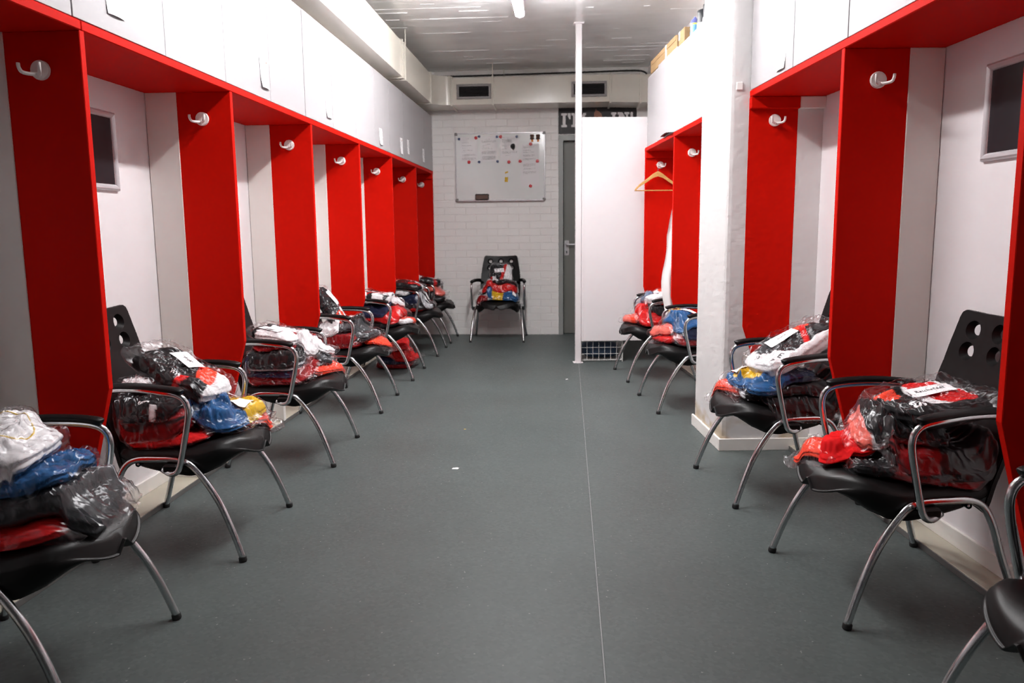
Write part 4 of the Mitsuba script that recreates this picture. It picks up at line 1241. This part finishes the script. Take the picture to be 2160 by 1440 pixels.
def place_bag(H, M, spec, near, where):
    """H: what lies there already (changed); M: chair matrix."""
    f, s, L, W, TK = spec['at']
    f -= 0.028 if H.max() > 0.5 else 0
    yaw = math.radians(spec.get('yaw', 0))
    lean = math.radians(spec.get('lean', 0))
    seed = spec['seed']
    bag = Bag(L, W, TK, seed, spec.get('layers', 3), spec.get('wr', 1.0))
    cy, sy = math.cos(yaw), math.sin(yaw)
    F, S = np.meshgrid(GX, GY, indexing='ij')
    lx, ly = cy * (F - f) + sy * (S - s), -sy * (F - f) + cy * (S - s)
    Mx = np.array(M.matrix, float)
    if lean == 0:
        Hs = np.maximum(H, gaussian_filter(H, 3.0))
        hc = Hs[(np.abs(lx) < L / 2) & (np.abs(ly) < W / 2)]
        Hs = np.clip(Hs, np.percentile(hc, 50) - 0.055, np.percentile(hc, 50) + 0.06)
        bag.base = lambda x, y: sample(Hs, f + cy * x - sy * y, s + sy * x + cy * y)

        def to_world(p):
            q = np.stack([f + cy * p[:, 0] - sy * p[:, 1], s + sy * p[:, 0] + cy * p[:, 1], p[:, 2]], 1)
            return q @ Mx[:3, :3].T + Mx[:3, 3]
        ins = bag.rho_of(lx, ly) < 0.97
        up = bag.top(lx, ly)
        H[ins] = np.maximum(H[ins], up[ins] + 0.004)
    else:
        tl = math.tan(lean)
        cl, sl = math.cos(lean), math.sin(lean)
        # footprint of the leaning bag: x runs down the slope towards the front
        Lp = L * cl
        foot = (np.abs(lx) < Lp / 2 * 0.92) & (np.abs(ly) < W / 2 * 0.9)
        z0 = np.percentile((H + tl * lx)[foot], spec.get('rest', 80)) + spec.get('dz', 0)

        def to_world(p):
            u = cl * p[:, 0] + sl * p[:, 2]
            zz = -sl * p[:, 0] + cl * p[:, 2] + z0
            q = np.stack([f + cy * u - sy * p[:, 1], s + sy * u + cy * p[:, 1], zz], 1)
            return q @ Mx[:3, :3].T + Mx[:3, 3]
        H[foot] = np.maximum(H[foot], (z0 - tl * lx + TK / cl)[foot])
    k = thing('garment' if spec.get('bare') else 'bagged_garment', spec['label'] + ' ' + where, 'garment', spec.get('group', 'bagged garments'))
    size = max(L, W)
    na, nr, ns, nb = (int(150 * size / 0.34), 40, 12, 4) if near else (84, 18, 7, 3)
    (v, fc), (a, b, zf) = bag.garment(na, nr, ns, nb)
    col = paint(spec['base'], spec.get('ops', []), a, b, zf, seed).reshape(-1, 3)
    part(k, 'folded_garment', mikit.ply((to_world(v), fc), 'm_garment', smooth=True, color=col))
    if not spec.get('bare'):
        nf = (150, 40, 9) if near else (80, 18, 5)
        v, fc = bag.film(*nf, spec.get('tails', [('x', 1, 0.04, 0.01)]), seed)
        part(k, 'plastic_bag', mikit.ply((to_world(v), fc), 'm_film', smooth=40 if near else True), label='clear crinkled plastic bag')
    for d in spec.get('decals', []):
        if d[0] == 'paper':
            _, cx, cy_, w, h, ang, mark = d
            ca, sa = math.cos(math.radians(ang)), math.sin(math.radians(ang))
            U, V = np.meshgrid(np.linspace(-0.5, 0.5, 12), np.linspace(-0.5, 0.5, 9), indexing='ij')

            def onto(u, v, off):
                x, y = cx + ca * u - sa * v, cy_ + sa * u + ca * v
                mx, my = x, y
                z = bag.top(mx, my)
                return np.stack([x, y, z + off], -1)
            pts = onto(U * w, V * h, 0.0035)
            # paper is stiff: smooth its heights
            pts[..., 2] = gaussian_filter(maximum_filter(pts[..., 2], 5, mode='nearest'), 2.0, mode='nearest') + 0.001
            zf_ = pts[..., 2]
            n, mm_ = 12, 9
            i, j = np.meshgrid(np.arange(n - 1), np.arange(mm_ - 1), indexing='ij')
            q = np.stack([i * mm_ + j, (i + 1) * mm_ + j, (i + 1) * mm_ + j + 1, i * mm_ + j + 1], -1).reshape(-1, 4)
            pk = part(k, 'paper_label', P((to_world(pts.reshape(-1, 3)), tri(q)), 'm_paper', smooth=True), label='white paper label')

            def stroke(path2d, r):
                pa = np.array(path2d, float)
                gu, gv = (pa[:, 0] / w + 0.5) * (n - 1), (pa[:, 1] / h + 0.5) * (mm_ - 1)
                zz = map_coordinates(zf_, [gu, gv], order=1, mode='nearest') + 0.0008
                x, y = cx + ca * pa[:, 0] - sa * pa[:, 1], cy_ + sa * pa[:, 0] + ca * pa[:, 1]
                return tube(np.stack([x, y, zz], -1), r, 5)
            ms = []
            if mark == 'name':          # the handwritten name on the nearest label
                ms = [stroke(np.array(p_) * w * 0.105 + [-0.36 * w, -0.02 * h], 0.0008) for p_ in HAND]
            elif mark == 'scribble':
                t = np.linspace(0, 1, 40)
                ms = [stroke(np.stack([(t - 0.5) * w * 0.36, 0.10 * h * np.sin(t * 34 + seed) * (0.6 + 0.4 * np.sin(t * 9)) + 0.05 * h * t], 1), 0.0008)]
            elif mark == 'code':
                for i_ in range(9):
                    u0 = -0.38 * w + i_ * 0.022 * w
                    ms.append(stroke([(u0, -0.22 * h), (u0, 0.16 * h)], 0.0006 + 0.0004 * (i_ % 3 == 0)))
                for i_ in range(4):
                    ms.append(stroke([(-0.05 * w, (0.22 - 0.15 * i_) * h), ((0.30 - 0.06 * (i_ % 2)) * w, (0.22 - 0.15 * i_) * h)], 0.0005))
            if ms:
                me = cat(*ms)
                me = trimesh.Trimesh(to_world(np.array(me.vertices)), me.faces, process=False)
                part(pk, 'handwriting' if mark != 'code' else 'print', P(me, 'm_ink'))
        elif d[0] == 'text':
            _, txt, cx, cy_, hgt, ang, m_ = d
            me = meshkit.text_mesh(txt, hgt, 0.0008, True)
            me = me.subdivide_to_size(0.012)
            v = np.array(me.vertices)
            v[:, :2] -= (v[:, :2].max(0) + v[:, :2].min(0)) / 2
            ca, sa = math.cos(math.radians(ang)), math.sin(math.radians(ang))
            x, y = cx + ca * v[:, 0] - sa * v[:, 1], cy_ + sa * v[:, 0] + ca * v[:, 1]
            vv = np.stack([x, y, bag.top(x, y) + 0.0012 + v[:, 2]], -1)
            part(k, 'lettering', P((to_world(vv), me.faces), m_), label=('white' if m_ == 'm_paper' else 'black') + ' printed lettering')
        elif d[0] == 'ring':
            _, cx, cy_, r, wd, m_, a0, a1 = d
            t = np.radians(np.linspace(a0, a1, 48))
            pa = np.stack([cx + r * np.cos(t), cy_ + r * np.sin(t)], -1)
            z = bag.top(pa[:, 0], pa[:, 1]) + 0.0008
            me = tube(np.column_stack([pa, z]), wd, 6)
            part(k, 'emblem', P((to_world(np.array(me.vertices)), me.faces), m_), label='printed ring emblem' if m_ == 'm_yellow' else 'printed ball emblem')
    return k


HAND = []                                   # single-line letters, one unit high


def letters(word):
    G = {'R': [[(0, 0), (0.05, 1)], [(0.0, 0.92), (0.45, 0.95), (0.5, 0.68), (0.05, 0.5), (0.55, 0.0)]], 'e': [[(0.05, 0.28), (0.42, 0.3), (0.36, 0.5), (0.1, 0.46), (0.04, 0.15), (0.25, 0.0), (0.5, 0.12)]],
         'i': [[(0.1, 0.5), (0.12, 0.05), (0.25, 0.0)], [(0.12, 0.72), (0.15, 0.75)]], 'c': [[(0.42, 0.45), (0.15, 0.48), (0.04, 0.22), (0.2, 0.0), (0.46, 0.08)]], 'h': [[(0.05, 1.0), (0.05, 0.0), (0.12, 0.38), (0.32, 0.48), (0.4, 0.0)]],
         's': [[(0.4, 0.48), (0.1, 0.42), (0.36, 0.16), (0.05, 0.0)]], 't': [[(0.2, 0.9), (0.18, 0.05), (0.36, 0.0)], [(0.02, 0.58), (0.42, 0.62)]], 'd': [[(0.42, 0.45), (0.1, 0.46), (0.06, 0.05), (0.36, 0.1), (0.44, 1.0), (0.45, 0.0)]]}
    x = 0.0
    for ch in word:
        for st in G[ch]:
            HAND.append([(x + p * 0.9, q - 0.3) for p, q in st])
        x += {'i': 0.36, 'R': 0.74}.get(ch, 0.62)
    sc = 6.7 / x
    for st in HAND:
        for i_, p in enumerate(st):
            st[i_] = (p[0] * sc, p[1] * 1.3 * sc ** 0.5)


letters('Reichstedt')

SEED = [3]


def bag(at, base, label, **k):
    SEED[0] += 7
    return dict(at=at, base=base, label=label, seed=SEED[0], **k)


BY_ = [('p', 0.35, 0.25, 0.5, 0.42, 30, YEL)]
PILES = {
    'A': ('on the left edge chair', True, [
        bag((-0.22, 0.0, 0.36, 0.40, 0.045), RED, 'red bagged garment at the bottom', tails=[('x', 1, 0.05, -0.01)]),
        bag((-0.17, 0.02, 0.33, 0.36, 0.072), GREY, 'dark grey garment in heavily crinkled plastic', yaw=14, tails=[('x', 1, 0.045, -0.01), ('y', 1, 0.05, 0.01)], ops=[('h', 0.2, 1, 0.72, LGREY)]),
        bag((-0.22, 0.02, 0.26, 0.36, 0.045), BLUE, 'blue bagged shirt with a yellow corner', yaw=12, ops=[('h', -0.3, 1, 0.92, YEL)], tails=[('y', 1, 0.035, 0.0)]),
        bag((-0.30, 0.05, 0.13, 0.26, 0.045), WHITE, 'rolled white bagged socks', yaw=20, ops=[('e', 0.0, 0.25, LGREY)], tails=[('y', 1, 0.03, 0.0)]),
        bag((-0.34, -0.02, 0.26, 0.30, 0.025), RED, 'thin red bagged garment below the white shirt', yaw=10),
        bag((-0.32, -0.01, 0.32, 0.34, 0.070), WHITE, 'white bagged shirt with a gold ring emblem on top', yaw=12, tails=[('y', 1, 0.08, 0.03), ('x', -1, 0.05, 0.03)],
            decals=[('ring', 0.04, -0.02, 0.085, 0.0022, 'm_yellow', 0, 360), ('ring', 0.04, -0.02, 0.055, 0.0009, 'm_ink', 0, 360), ('ring', 0.095, -0.02, 0.055, 0.0009, 'm_ink', 130, 230), ('ring', -0.015, -0.02, 0.055, 0.0009, 'm_ink', -50, 50)])]),
    'B': ('on the second left chair', True, [
        bag((-0.30, -0.03, 0.34, 0.38, 0.038), RED, 'red bagged garment at the bottom', layers=2),
        bag((-0.11, 0.09, 0.21, 0.25, 0.046), CORAL, 'orange-red bagged shirt at the front', yaw=-22, tails=[('x', 1, 0.075, 0.0), ('y', 1, 0.03, 0.0)], decals=[('ring', 0.01, 0.02, 0.03, 0.001, 'm_yellow', 0, 360)]),
        bag((-0.14, -0.06, 0.12, 0.14, 0.050), BLACK, 'small black and white bag at the front', yaw=25, ops=[('h', 1, 0.2, 0.1, WHITE)], tails=[('x', 1, 0.03, 0.0)]),
        bag((-0.34, -0.07, 0.28, 0.30, 0.080), DRED, 'thick dark red rolled garment in plastic', layers=4, ops=[('e', 0.72, 0.82, BLACK), ('e', 0.42, 0.52, BLACK), ('h', -1, 0.3, 0.6, BLACK)]),
        bag((-0.165, 0.03, 0.30, 0.34, 0.036), BLUE, 'blue and yellow bagged shirt', yaw=-10, tails=[('x', 1, 0.04, -0.005), ('y', 1, 0.04, 0.0)], ops=[('h', 0.25, 1, 0.18, YEL)], decals=[('paper', 0.085, 0.045, 0.06, 0.12, 12, ''), ('paper', -0.01, 0.09, 0.05, 0.075, -25, '')]),
        bag((-0.35, -0.12, 0.22, 0.20, 0.034), BLACK, 'flat black pack with white print', yaw=4, decals=[('text', 'errea', -0.02, -0.06, 0.014, -10, 'm_paper')], ops=[('p', 0.2, -0.9, 0.12, 0.12, 0, WHITE)]),
        bag((-0.40, 0.02, 0.12, 0.30, 0.050), WHITE, 'rolled white bagged socks', yaw=-18, ops=[('e', 0.0, 0.3, LGREY)]),
        bag((-0.315, 0.03, 0.37, 0.25, 0.075), BLACK, 'black, red and white bagged shirt with paper label on top', yaw=-14, lean=25, rest=70, tails=[('x', -1, 0.08, 0.02), ('x', 1, 0.02, -0.01), ('y', 1, 0.02, 0.01)], layers=3,
            ops=[('h', 1, 0.35, 0.62, WHITE), ('p', 0.42, 0.30, 0.22, 0.62, 20, CORAL), ('p', 0.30, -0.75, 0.10, 0.25, 0, RED), ('p', 0.62, -0.55, 0.2, 0.16, 30, GREY)], decals=[('paper', -0.03, 0.045, 0.13, 0.085, -14, 'scribble'), ('text', 'WW', 0.02, -0.085, 0.016, 8, 'm_paper')])]),
    'C': ('on the third left chair', True, [
        bag((-0.30, -0.02, 0.34, 0.38, 0.036), RED, 'red bagged garment at the bottom', layers=2),
        bag((-0.12, 0.08, 0.20, 0.26, 0.038), CORAL, 'orange-red bagged shirt at the front', yaw=-20, tails=[('x', 1, 0.03, -0.01)], decals=[('paper', 0.0, -0.02, 0.04, 0.03, 20, '')]),
        bag((-0.28, -0.02, 0.34, 0.40, 0.040), DRED, 'dark red bagged garment, second layer', yaw=-4, layers=3, tails=[('x', 1, 0.05, -0.01)]),
        bag((-0.32, -0.03, 0.30, 0.38, 0.022), NAVY, 'navy bagged garment in mid pile', layers=2),
        bag((-0.12, 0.09, 0.13, 0.16, 0.035), GREY, 'small grey and white pack at the front', yaw=15, ops=[('h', -0.3, 1, 0.1, WHITE)], tails=[('x', 1, 0.03, 0.0)]),
        bag((-0.30, -0.06, 0.28, 0.32, 0.050), BLACK, 'black bagged garment with white tag edge', layers=3, ops=[('e', 0.28, 0.42, LGREY)]),
        bag((-0.155, 0.07, 0.13, 0.26, 0.045), WHITE, 'rolled white bagged socks', yaw=-30, ops=[('e', 0.0, 0.25, LGREY)]),
        bag((-0.34, 0.02, 0.24, 0.30, 0.018), DRED, 'thin dark red bagged garment below the tagged shirt', yaw=6),
        bag((-0.325, 0.0, 0.24, 0.29, 0.060), WHITE, 'white and black bagged shirt with a barcode tag on top', yaw=-6, lean=12, rest=75, tails=[('y', 1, 0.06, 0.0), ('x', -1, 0.04, 0.01)], ops=[('h', -0.9, 0.3, 0.35, BLACK), ('s', 0.2, 1, 0.55, 0.8, BLACK), ('p', -0.35, 0.2, 0.16, 0.3, 0, WHITE)],
            decals=[('paper', -0.02, -0.085, 0.07, 0.12, 80, 'code')])]),
    'D': ('on the fourth left chair', True, [
        bag((-0.30, -0.02, 0.34, 0.38, 0.050), DRED, 'dark red bagged garment at the bottom', layers=3),
        bag((-0.085, 0.03, 0.21, 0.26, 0.026), CORAL, 'orange bagged shirt hanging over the front edge', yaw=-14, tails=[('x', 1, 0.04, -0.02)], decals=[('ring', 0.03, -0.05, 0.014, 0.0014, 'm_yellow', 0, 360)], ops=[('p', -0.4, -0.6, 0.12, 0.25, 0, WHITE)]),
        bag((-0.30, -0.03, 0.30, 0.36, 0.050), DRED, 'dark red bagged garment, third layer', layers=3),
        bag((-0.22, 0.02, 0.32, 0.36, 0.050), GREY, 'dark grey garment in glossy plastic', yaw=-8, tails=[('x', 1, 0.04, -0.01), ('y', 1, 0.03, 0.01)], ops=[('h', 0.2, 1, 0.8, LGREY)]),
        bag((-0.36, -0.10, 0.14, 0.22, 0.042), WHITE, 'rolled white bagged socks', yaw=8, ops=[('e', 0.0, 0.25, LGREY)]),
        bag((-0.22, 0.05, 0.12, 0.26, 0.022), WHITE, 'flat white and black pack lying across', yaw=-20, ops=[('h', 1, 0, 0.3, BLACK)]),
        bag((-0.405, -0.02, 0.33, 0.25, 0.07), BLACK, 'black, white and orange bagged shirt leaning upright', yaw=0, lean=60, rest=60, dz=0.06, tails=[('x', -1, 0.03, 0.0)], ops=[('h', 0.3, 1, 0.45, WHITE), ('p', 0.55, -0.05, 0.30, 0.55, 0, CORAL), ('s', 1, 0.2, 0.05, 0.25, GREY)],
            decals=[('paper', -0.06, 0.035, 0.12, 0.075, 10, 'scribble')])]),
    'E': ('on the fifth left chair', False, [
        bag((-0.30, -0.02, 0.34, 0.38, 0.048), BLACK, 'black bagged garment at the bottom'),
        bag((-0.12, 0.02, 0.20, 0.26, 0.045), CORAL, 'orange-red bagged shirt at the front', yaw=-18, tails=[('x', 1, 0.04, -0.01)], ops=[('h', 1, -0.8, 0.75, WHITE)], decals=[('paper', 0.03, 0.03, 0.045, 0.04, 15, '')]),
        bag((-0.27, 0.0, 0.36, 0.40, 0.075), RED, 'red garment in long clear plastic', yaw=-6, tails=[('x', 1, 0.05, 0.0), ('y', 1, 0.04, 0.0)]),
        bag((-0.32, -0.04, 0.28, 0.34, 0.055), NAVY, 'navy bagged garment in mid pile'),
        bag((-0.20, 0.04, 0.14, 0.22, 0.045), WHITE, 'rolled white bagged socks', yaw=-30, ops=[('e', 0.0, 0.25, LGREY)]),
        bag((-0.31, -0.05, 0.25, 0.30, 0.080), WHITE, 'white, black and red bagged shirt with label on top', yaw=-5, lean=8, rest=75, tails=[('x', -1, 0.03, 0.01)], ops=[('h', -1, 0, 0.05, BLACK), ('s', -1, 0.6, -0.15, 0.15, RED), ('s', 1, 0, 0.72, 0.9, BLACK), ('h', -1, -0.5, 0.9, WHITE)],
            decals=[('paper', -0.06, -0.03, 0.06, 0.11, 80, ''), ('paper', 0.07, -0.10, 0.05, 0.085, 70, 'code')])]),
    'F': ('on the sixth left chair', False, [
        bag((-0.30, -0.02, 0.34, 0.38, 0.060), RED, 'red bagged garment at the bottom', tails=[('x', 1, 0.04, 0.0)]),
        bag((-0.28, -0.02, 0.32, 0.38, 0.050), BLACK, 'black bagged garment, second layer', tails=[('x', 1, 0.05, 0.0)]),
        bag((-0.30, -0.03, 0.30, 0.36, 0.045), NAVY, 'navy bagged garment in mid pile'),
        bag((-0.13, -0.02, 0.16, 0.28, 0.060), LGREY, 'pale pack with white labels at the front', yaw=8, ops=[('s', 0, 1, -0.2, 0.5, BLACK)], decals=[('paper', 0.02, -0.05, 0.05, 0.08, 10, ''), ('paper', 0.02, 0.08, 0.04, 0.05, -10, '')]),
        bag((-0.34, -0.06, 0.14, 0.26, 0.045), WHITE, 'rolled white bagged socks', ops=[('e', 0.0, 0.25, LGREY)]),
        bag((-0.31, -0.02, 0.28, 0.32, 0.075), BLACK, 'black and red bagged shirt with white back on top', yaw=-6, lean=10, rest=75, ops=[('p', 0.5, -0.2, 0.45, 0.4, 0, RED), ('h', 0.4, 1, 0.5, WHITE), ('h', -1, 0.3, 0.7, SALMON)])]),
    'G': ('on the far left corner chair', False, [
        bag((-0.30, 0.0, 0.34, 0.38, 0.060), DRED, 'dark red bagged garment at the bottom'),
        bag((-0.24, 0.0, 0.34, 0.38, 0.060), BLACK, 'black bagged garment, second layer', tails=[('x', 1, 0.05, 0.0)]),
        bag((-0.20, -0.02, 0.26, 0.30, 0.050), SALMON, 'salmon bagged garment in mid pile', tails=[('x', 1, 0.06, 0.0)]),
        bag((-0.28, 0.0, 0.30, 0.34, 0.080), BLACK, 'black and white bagged shirt with papers on top', yaw=10, lean=10, rest=75, ops=[('h', -1, 0.2, 0.4, WHITE), ('s', 1, 0.5, 0.0, 0.22, RED)], decals=[('paper', 0.06, -0.06, 0.05, 0.12, 40, ''), ('paper', 0.03, 0.06, 0.06, 0.10, 10, '')])]),
    'W': ('on the chair under the whiteboard', True, [
        bag((-0.24, 0.03, 0.34, 0.38, 0.050), NAVY, 'navy bagged garment at the bottom'),
        bag((-0.12, -0.15, 0.16, 0.18, 0.060), LGREY, 'small grey and white pack at the left armrest', yaw=10, ops=[('p', 0.1, 0.0, 0.35, 0.4, 0, BLACK), ('h', 1, -0.6, 0.75, DRED)], tails=[('x', 1, 0.03, -0.01)]),
        bag((-0.19, 0.05, 0.32, 0.36, 0.075), BLUE, 'blue and yellow bagged shirt', ops=[('p', 0.75, -0.25, 0.35, 0.35, 0, YEL)], decals=[('paper', 0.12, 0.14, 0.045, 0.04, 0, '')]),
        bag((-0.23, 0.02, 0.32, 0.40, 0.060), RED, 'red bagged shirt in mid pile', ops=[('p', 0.8, 0.05, 0.16, 0.12, 0, SALMON)], tails=[('y', -1, 0.05, -0.02)]),
        bag((-0.31, -0.09, 0.18, 0.26, 0.050), WHITE, 'crumpled white bagged socks', yaw=6, ops=[('p', 0.3, 0.25, 0.12, 0.1, 0, BLACK)]),
        bag((-0.22, 0.08, 0.14, 0.26, 0.040), BLACK, 'flat black pack with white marks', yaw=10, ops=[('p', 0.5, -0.75, 0.3, 0.12, 0, WHITE), ('p', 0.0, -0.75, 0.12, 0.12, 0, WHITE)]),
        bag((-0.36, 0.02, 0.30, 0.25, 0.085), BLACK, 'black, red and white bagged shirt leaning on top', yaw=6, lean=42, rest=70, tails=[('x', -1, 0.07, 0.0)], ops=[('h', 0.2, 1, 0.35, WHITE), ('s', 0.3, 1, 0.1, 0.35, RED), ('p', 0.75, -0.75, 0.22, 0.3, 0, WHITE), ('p', 0.7, -1.0, 0.22, 0.2, 0, RED), ('h', 1, 0, 0.85, BLACK)],
            decals=[('paper', -0.015, -0.02, 0.065, 0.11, 3, '')])]),
    'H2': ('on the nearest right chair', True, [
        bag((-0.31, 0.03, 0.34, 0.38, 0.045), DRED, 'dark red bagged garment at the bottom', layers=2, decals=[('paper', 0.02, 0.13, 0.16, 0.05, 3, '')]),
        bag((-0.10, -0.09, 0.20, 0.24, 0.036), CORAL, 'orange-red bagged shirt at the front left', yaw=14, tails=[('x', 1, 0.03, -0.01), ('y', -1, 0.03, 0.0)]),
        bag((-0.125, 0.11, 0.13, 0.15, 0.036), BLACK, 'small black pack with a white label at the front', yaw=-15, ops=[('h', -0.2, -1, 0.4, WHITE)], tails=[('x', 1, 0.015, -0.005)]),
        bag((-0.32, 0.05, 0.32, 0.36, 0.048), DRED, 'dark red and black bagged garment in mid pile', layers=4, ops=[('e', 0.5, 0.75, BLACK), ('h', -1, 0.4, 0.2, BLACK)]),
        bag((-0.15, -0.04, 0.20, 0.30, 0.030), (0.62, 0.006, 0.008), 'bright red folded jersey without a bag', yaw=-38, bare=True, layers=2, group='unbagged garments', wr=0.8),
        bag((-0.25, -0.01, 0.26, 0.34, 0.030), DRED, 'red and white striped bagged garment', yaw=-22, ops=[('s', 1, 0.1, 0.50, 0.66, WHITE), ('h', 1, 0.1, 0.66, SALMON)], tails=[('x', 1, 0.03, 0.0)]),
        bag((-0.28, -0.01, 0.24, 0.36, 0.025), BLACK, 'black and blue bagged garment under the labelled bag', yaw=-20, ops=[('h', 0.4, -1, 0.75, BLUE)], tails=[('x', 1, 0.03, 0.0), ('y', -1, 0.03, 0.01)]),
        bag((-0.345, 0.06, 0.27, 0.33, 0.070), BLACK, 'black, red and white bag with a handwritten name label', yaw=4, lean=9, rest=70, tails=[('x', -1, 0.06, 0.03), ('y', -1, 0.08, 0.01)],
            ops=[('p', -0.25, 0.0, 0.6, 0.75, 0, WHITE), ('p', -0.30, -0.05, 0.40, 0.85, 10, RED), ('h', 0.2, -1, 0.85, BLACK), ('p', 0.75, -0.5, 0.28, 0.3, 0, CORAL), ('h', 0.35, 1, 0.62, BLACK), ('h', 1, 0.4, 0.70, BLACK)],
            decals=[('paper', -0.02, -0.015, 0.135, 0.085, 168, 'name'), ('text', 'ds', 0.085, 0.075, 0.045, 80, 'm_paper')])]),
    'H3': ('on the chair beside the pillar', True, [
        bag((-0.115, -0.11, 0.17, 0.24, 0.040), CORAL, 'orange-red bagged shirt at the front', yaw=18, tails=[('x', 1, 0.03, -0.01), ('y', -1, 0.03, 0.0)], ops=[('p', 0.6, 0.1, 0.2, 0.2, 0, WHITE)]),
        bag((-0.31, 0.04, 0.34, 0.38, 0.050), BLACK, 'black garment in loose plastic at the bottom', layers=2, tails=[('y', 1, 0.04, -0.02)]),
        bag((-0.145, 0.05, 0.15, 0.20, 0.045), BLACK, 'black pack with a white label at the front', yaw=-8, ops=[('h', 1, -0.2, 0.75, LGREY)], tails=[('x', 1, 0.05, -0.02)], decals=[('paper', 0.02, 0.02, 0.10, 0.055, 70, 'scribble')]),
        bag((-0.32, 0.03, 0.32, 0.36, 0.045), BLACK, 'black bagged garment in mid pile', layers=3, tails=[('x', 1, 0.04, 0.0)]),
        bag((-0.22, 0.01, 0.32, 0.38, 0.045), BLUE, 'blue and yellow bagged shirt', yaw=6, ops=[('p', 0.42, -0.10, 0.42, 0.60, 15, YEL), ('h', -1, 0.2, 0.25, NAVY)], tails=[('x', 1, 0.04, 0.0)], decals=[('paper', 0.10, -0.11, 0.05, 0.14, -15, '')]),
        bag((-0.33, 0.03, 0.40, 0.28, 0.085), BLACK, 'black, white and red bagged shirt leaning on top', yaw=10, lean=27, rest=72, tails=[('x', -1, 0.06, 0.02), ('y', -1, 0.025, 0.02)], ops=[('h', 1, 0.25, 0.40, WHITE), ('p', 0.42, -0.35, 0.22, 0.35, 20, GREY), ('p', -0.55, -0.42, 0.22, 0.30, 0, CORAL), ('s', 1, -0.4, -0.55, -0.38, RED), ('h', -0.1, 1, 0.78, WHITE)],
            decals=[('paper', -0.005, -0.05, 0.15, 0.075, 172, 'scribble'), ('text', 'E', 0.10, 0.085, 0.030, 100, 'm_ink'), ('text', 'XX', 0.155, -0.03, 0.022, 95, 'm_ink'), ('text', 'I', 0.155, 0.09, 0.026, 80, 'm_ink')])]),
    'H4': ('on the chair behind the pillar', False, [
        bag((-0.29, 0.02, 0.34, 0.38, 0.050), BLACK, 'black bagged garment at the bottom', tails=[('x', 1, 0.04, 0.0)]),
        bag((-0.15, -0.02, 0.24, 0.30, 0.045), RED, 'red bagged garment at the front', yaw=10, tails=[('x', 1, 0.04, -0.01)]),
        bag((-0.29, 0.03, 0.34, 0.38, 0.042), DRED, 'dark red bagged garment, third layer'),
        bag((-0.13, -0.04, 0.20, 0.28, 0.050), SALMON, 'salmon bagged shirt at the front', yaw=22, tails=[('x', 1, 0.02, 0.0)], ops=[('e', 0.0, 0.35, RED)]),
        bag((-0.30, 0.04, 0.30, 0.36, 0.025), NAVY, 'navy bagged garment in mid pile'),
        bag((-0.24, 0.02, 0.28, 0.34, 0.028), BLUE, 'blue bagged shirt with a yellow collar on top', yaw=10, ops=[('p', 0.35, -0.6, 0.3, 0.3, 0, YEL), ('h', 0.3, -1, 0.9, NAVY)], tails=[('y', -1, 0.04, 0.0), ('x', 1, 0.03, 0.0)], decals=[('paper', 0.0, 0.02, 0.06, 0.15, 20, '')])]),
    'H5': ('on the chair beside the partition', False, [
        bag((-0.28, 0.0, 0.34, 0.38, 0.055), DRED, 'dark red bagged garment at the bottom'),
        bag((-0.13, -0.06, 0.20, 0.28, 0.055), CORAL, 'orange-red bagged shirt at the front', yaw=18, tails=[('x', 1, 0.03, 0.0), ('y', -1, 0.03, 0.01)], ops=[('h', 1, -0.5, 0.8, SALMON)]),
        bag((-0.24, 0.06, 0.30, 0.32, 0.060), RED, 'red bagged garment in mid pile', tails=[('x', 1, 0.03, 0.0)]),
        bag((-0.32, 0.02, 0.28, 0.34, 0.050), BLACK, 'black bagged garment in mid pile'),
        bag((-0.22, -0.10, 0.14, 0.20, 0.060), NAVY, 'small blue-grey pack at the armrest', yaw=12, ops=[('h', 1, 0, 0.1, (0.12, 0.17, 0.26))], tails=[('x', 1, 0.03, 0.0)]),
        bag((-0.33, 0.03, 0.30, 0.28, 0.080), WHITE, 'white and black bagged shirt with black lettering on top', yaw=8, lean=16, rest=75, ops=[('h', -1, 0, 0.0, BLACK), ('p', -0.2, -0.4, 0.3, 0.3, 0, CORAL)], tails=[('x', -1, 0.07, 0.03)], decals=[('text', 'N', 0.07, 0.07, 0.03, 100, 'm_ink')])]),
}
for n, (where, near, bags) in PILES.items():
    H = seat_field()
    for sp in bags:
        place_bag(H, CH_POS[n], sp, near, where)
H = np.zeros((len(GX), len(GY)))
FLOOR_M = T().translate([-1.32, 7.04, 0])
for sp in (bag((-0.26, 0.0, 0.32, 0.30, 0.055), DRED, 'dark red bagged garment at the bottom', tails=[('x', 1, 0.04, 0.0)]),
           bag((-0.25, 0.0, 0.30, 0.30, 0.055), NAVY, 'navy bagged garment with a white tag', tails=[('x', 1, 0.04, 0.0)], decals=[('paper', 0.11, -0.06, 0.04, 0.08, 20, '')]),
           bag((-0.22, 0.0, 0.34, 0.30, 0.050), RED, 'red bagged garment, third layer', yaw=-12, tails=[('x', 1, 0.06, 0.0)]),
           bag((-0.27, 0.0, 0.28, 0.28, 0.055), RED, 'red and white bagged garment on top', yaw=8, ops=[('p', 0.0, -0.2, 0.25, 0.12, 40, WHITE)])):
    place_bag(H, FLOOR_M, sp, False, 'in the floor stack, left')
